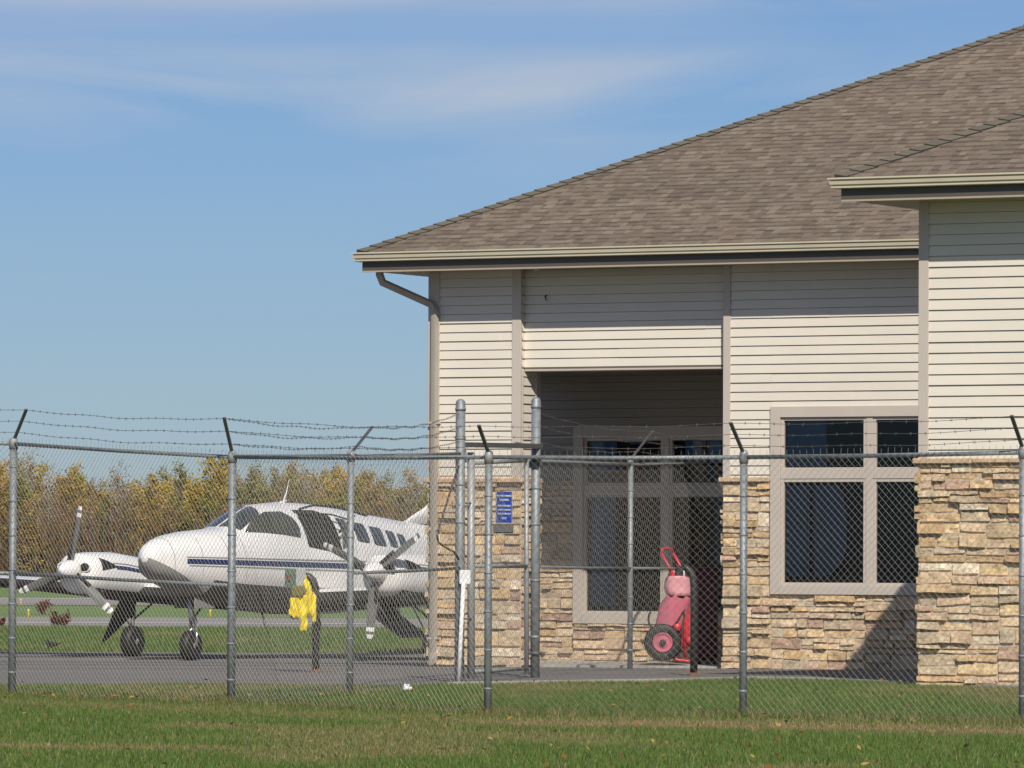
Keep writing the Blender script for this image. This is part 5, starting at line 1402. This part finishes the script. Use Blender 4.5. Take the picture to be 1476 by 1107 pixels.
# ------------------------------------------------------------------ grass
def dead_mask(X, Y):
    Yr = Y; Y = Y / KD
    v = np.array([noise.noise(Vector((x * .45, y * .16, 5.0))) for x, y in zip(X, Y)])
    w_ = np.array([noise.noise(Vector((x * .9, y * .6, 9.0))) for x, y in zip(X, Y)])
    d = np.clip((v + .6 * w_ - .10) * 1.8, 0, .6)
    # worn strip along the foot of the front fence
    fx = np.array([p.x for p, _, _ in FP]); fy = np.array([p.y for p, _, _ in FP]); yf = np.interp(X, fx, fy)
    off = Yr - yf + .4 * w_
    wear = np.exp(-((off + 2.3) / 1.7) ** 2) * np.interp(X, [-6, -3, -1, .3, 1.5], [.35, .55, .45, .95, 1.0])
    d = np.maximum(d * .85, wear)
    st_ = np.exp(-((Y - 32.2 - .5 * np.sin(X * .7)) / .55) ** 2) * np.interp(X, [-6, -3.2, -1.5, 0], [.95, .8, .45, .05])
    return np.clip(np.maximum(d, st_), 0, 1)
def grass(name, n, x0, x1, y0, y1, hmean, wd, lab, yfar=None):
    X = rg.uniform(x0, x1, n); u = rg.uniform(0, 1, n)
    Y = y0 * (y1 / y0) ** u
    if yfar is not None:
        keep = Y < yfar(X); X, Y = X[keep], Y[keep]; n = len(X)
    D = dead_mask(X, Y)
    h = hmean * rg.uniform(.55, 1.35, n) * (1 - .45 * D)
    Z = np.array([gz(y) for y in Y])
    an = rg.uniform(0, 2 * pi, n); lx, ly = np.cos(an) * h * rg.uniform(.1, .8, n), np.sin(an) * h * rg.uniform(.1, .8, n)
    an2 = rg.uniform(0, 2 * pi, n); wv = np.stack([np.cos(an2) * wd, np.sin(an2) * wd, np.zeros(n)], 1) * rg.uniform(.7, 1.4, (n, 1))
    b = np.stack([X, Y, Z - .005], 1); t = np.stack([X + lx, Y + ly, Z + h], 1)
    q = np.stack([b - wv, b + wv, t], 1).reshape(-1, 3)
    gr = np.array([(.080, .155, .030), (.066, .130, .027), (.105, .175, .036), (.125, .18, .045)])[rg.integers(0, 4, n)]
    de = np.array([(.30, .22, .12), (.24, .17, .09), (.36, .27, .15), (.20, .16, .07)])[rg.integers(0, 4, n)]
    mx = np.clip(D * .95 + rg.uniform(-.25, .25, n), 0, 1) ** 1.0
    mx = np.where(rg.uniform(0, 1, n) < .05, .9, mx)
    c = 1.18 * (gr * (1 - mx[:, None]) + de * mx[:, None]) * rg.uniform(.78, 1.18, (n, 1))
    o = bpy.data.objects.new(name, mesh_np(name, q, 3, np.repeat(c, 3, 0), MAT['blade'])); C.objects.link(o)
    o['label'] = lab; o['category'] = 'grass'; o['kind'] = 'stuff'
ex = np.array([p.x for p in E]); ey = np.array([p.y for p in E])
grass('grass_blades', 560000, -10, 9.5, 38.5, 76, .045, .0065, 'short mown green lawn with dead brown patches in front of and behind the fence', lambda X: np.interp(X, ex, ey) - .30)
grass('infield_blades', 80000, -14, 1.5, Y_APRON1 - .1, Y_TX0, .09, .013, 'green infield grass between the apron and the taxiway')
# fallen leaves
n = 460; X = rg.uniform(-7, 7, n); Y = 39.5 * (72 / 39.5) ** rg.uniform(0, 1, n)
k2 = 120; X[:k2] = rg.normal(-3.2, 1.0, k2); Y[:k2] = rg.normal(60.5, .9, k2)
Y = np.minimum(Y, np.interp(X, ex, ey) - .3)
cc = .8 * np.array([(.42, .20, .06), (.50, .30, .08), (.30, .12, .05), (.55, .42, .12), (.24, .13, .07)])[rg.integers(0, 5, n)]
q, c = leaf_quads(np.stack([X, Y, rg.uniform(.045, .075, n)], 1), rg.uniform(.017, .040, n), cc)
q[:, 2] = .062 + (q[:, 2] - .05) * .6
o = bpy.data.objects.new('fallen_leaves', mesh_np('fallen_leaves', q, 4, c, MAT['leaf'])); C.objects.link(o)
o['label'] = 'scattered fallen orange and brown leaves on the lawn'; o['category'] = 'leaves'; o['kind'] = 'stuff'

# taller tufts left by the mower round the posts and along the mesh
n = 9000; X = rg.uniform(-7, 6.5, n); Y = np.interp(X, [p.x for p, _, _ in FP], [p.y for p, _, _ in FP]) + rg.normal(0, .10, n)
pp = [p for p, _, _ in FP] + [p for p, _, _ in RP]
k3 = 3200; pi_ = rg.integers(0, len(pp), k3)
X[:k3] = np.array([pp[i].x for i in pi_]) + rg.normal(0, .09, k3); Y[:k3] = np.array([pp[i].y for i in pi_]) + rg.normal(0, .14, k3)
kk = Y < np.interp(X, ex, ey) - .2; X, Y = X[kk], Y[kk]; n = len(X)
h = rg.uniform(.04, .13, n); an = rg.uniform(0, 2 * pi, n)
b = np.stack([X, Y, np.zeros(n)], 1); t = np.stack([X + np.cos(an) * h * .4, Y + np.sin(an) * h * .4, h], 1); wv = np.stack([np.full(n, .005), np.zeros(n), np.zeros(n)], 1)
c = np.array([(.09, .15, .035), (.20, .17, .08), (.28, .22, .12), (.12, .16, .04)])[rg.integers(0, 4, n)] * rg.uniform(.8, 1.15, (n, 1))
o = bpy.data.objects.new('grass_tufts', mesh_np('grass_tufts', np.stack([b - wv, b + wv, t], 1).reshape(-1, 3), 3, np.repeat(c, 3, 0), MAT['blade'])); C.objects.link(o)
o['label'] = 'longer grass and straw left uncut along the foot of the fence'; o['category'] = 'grass'; o['kind'] = 'stuff'
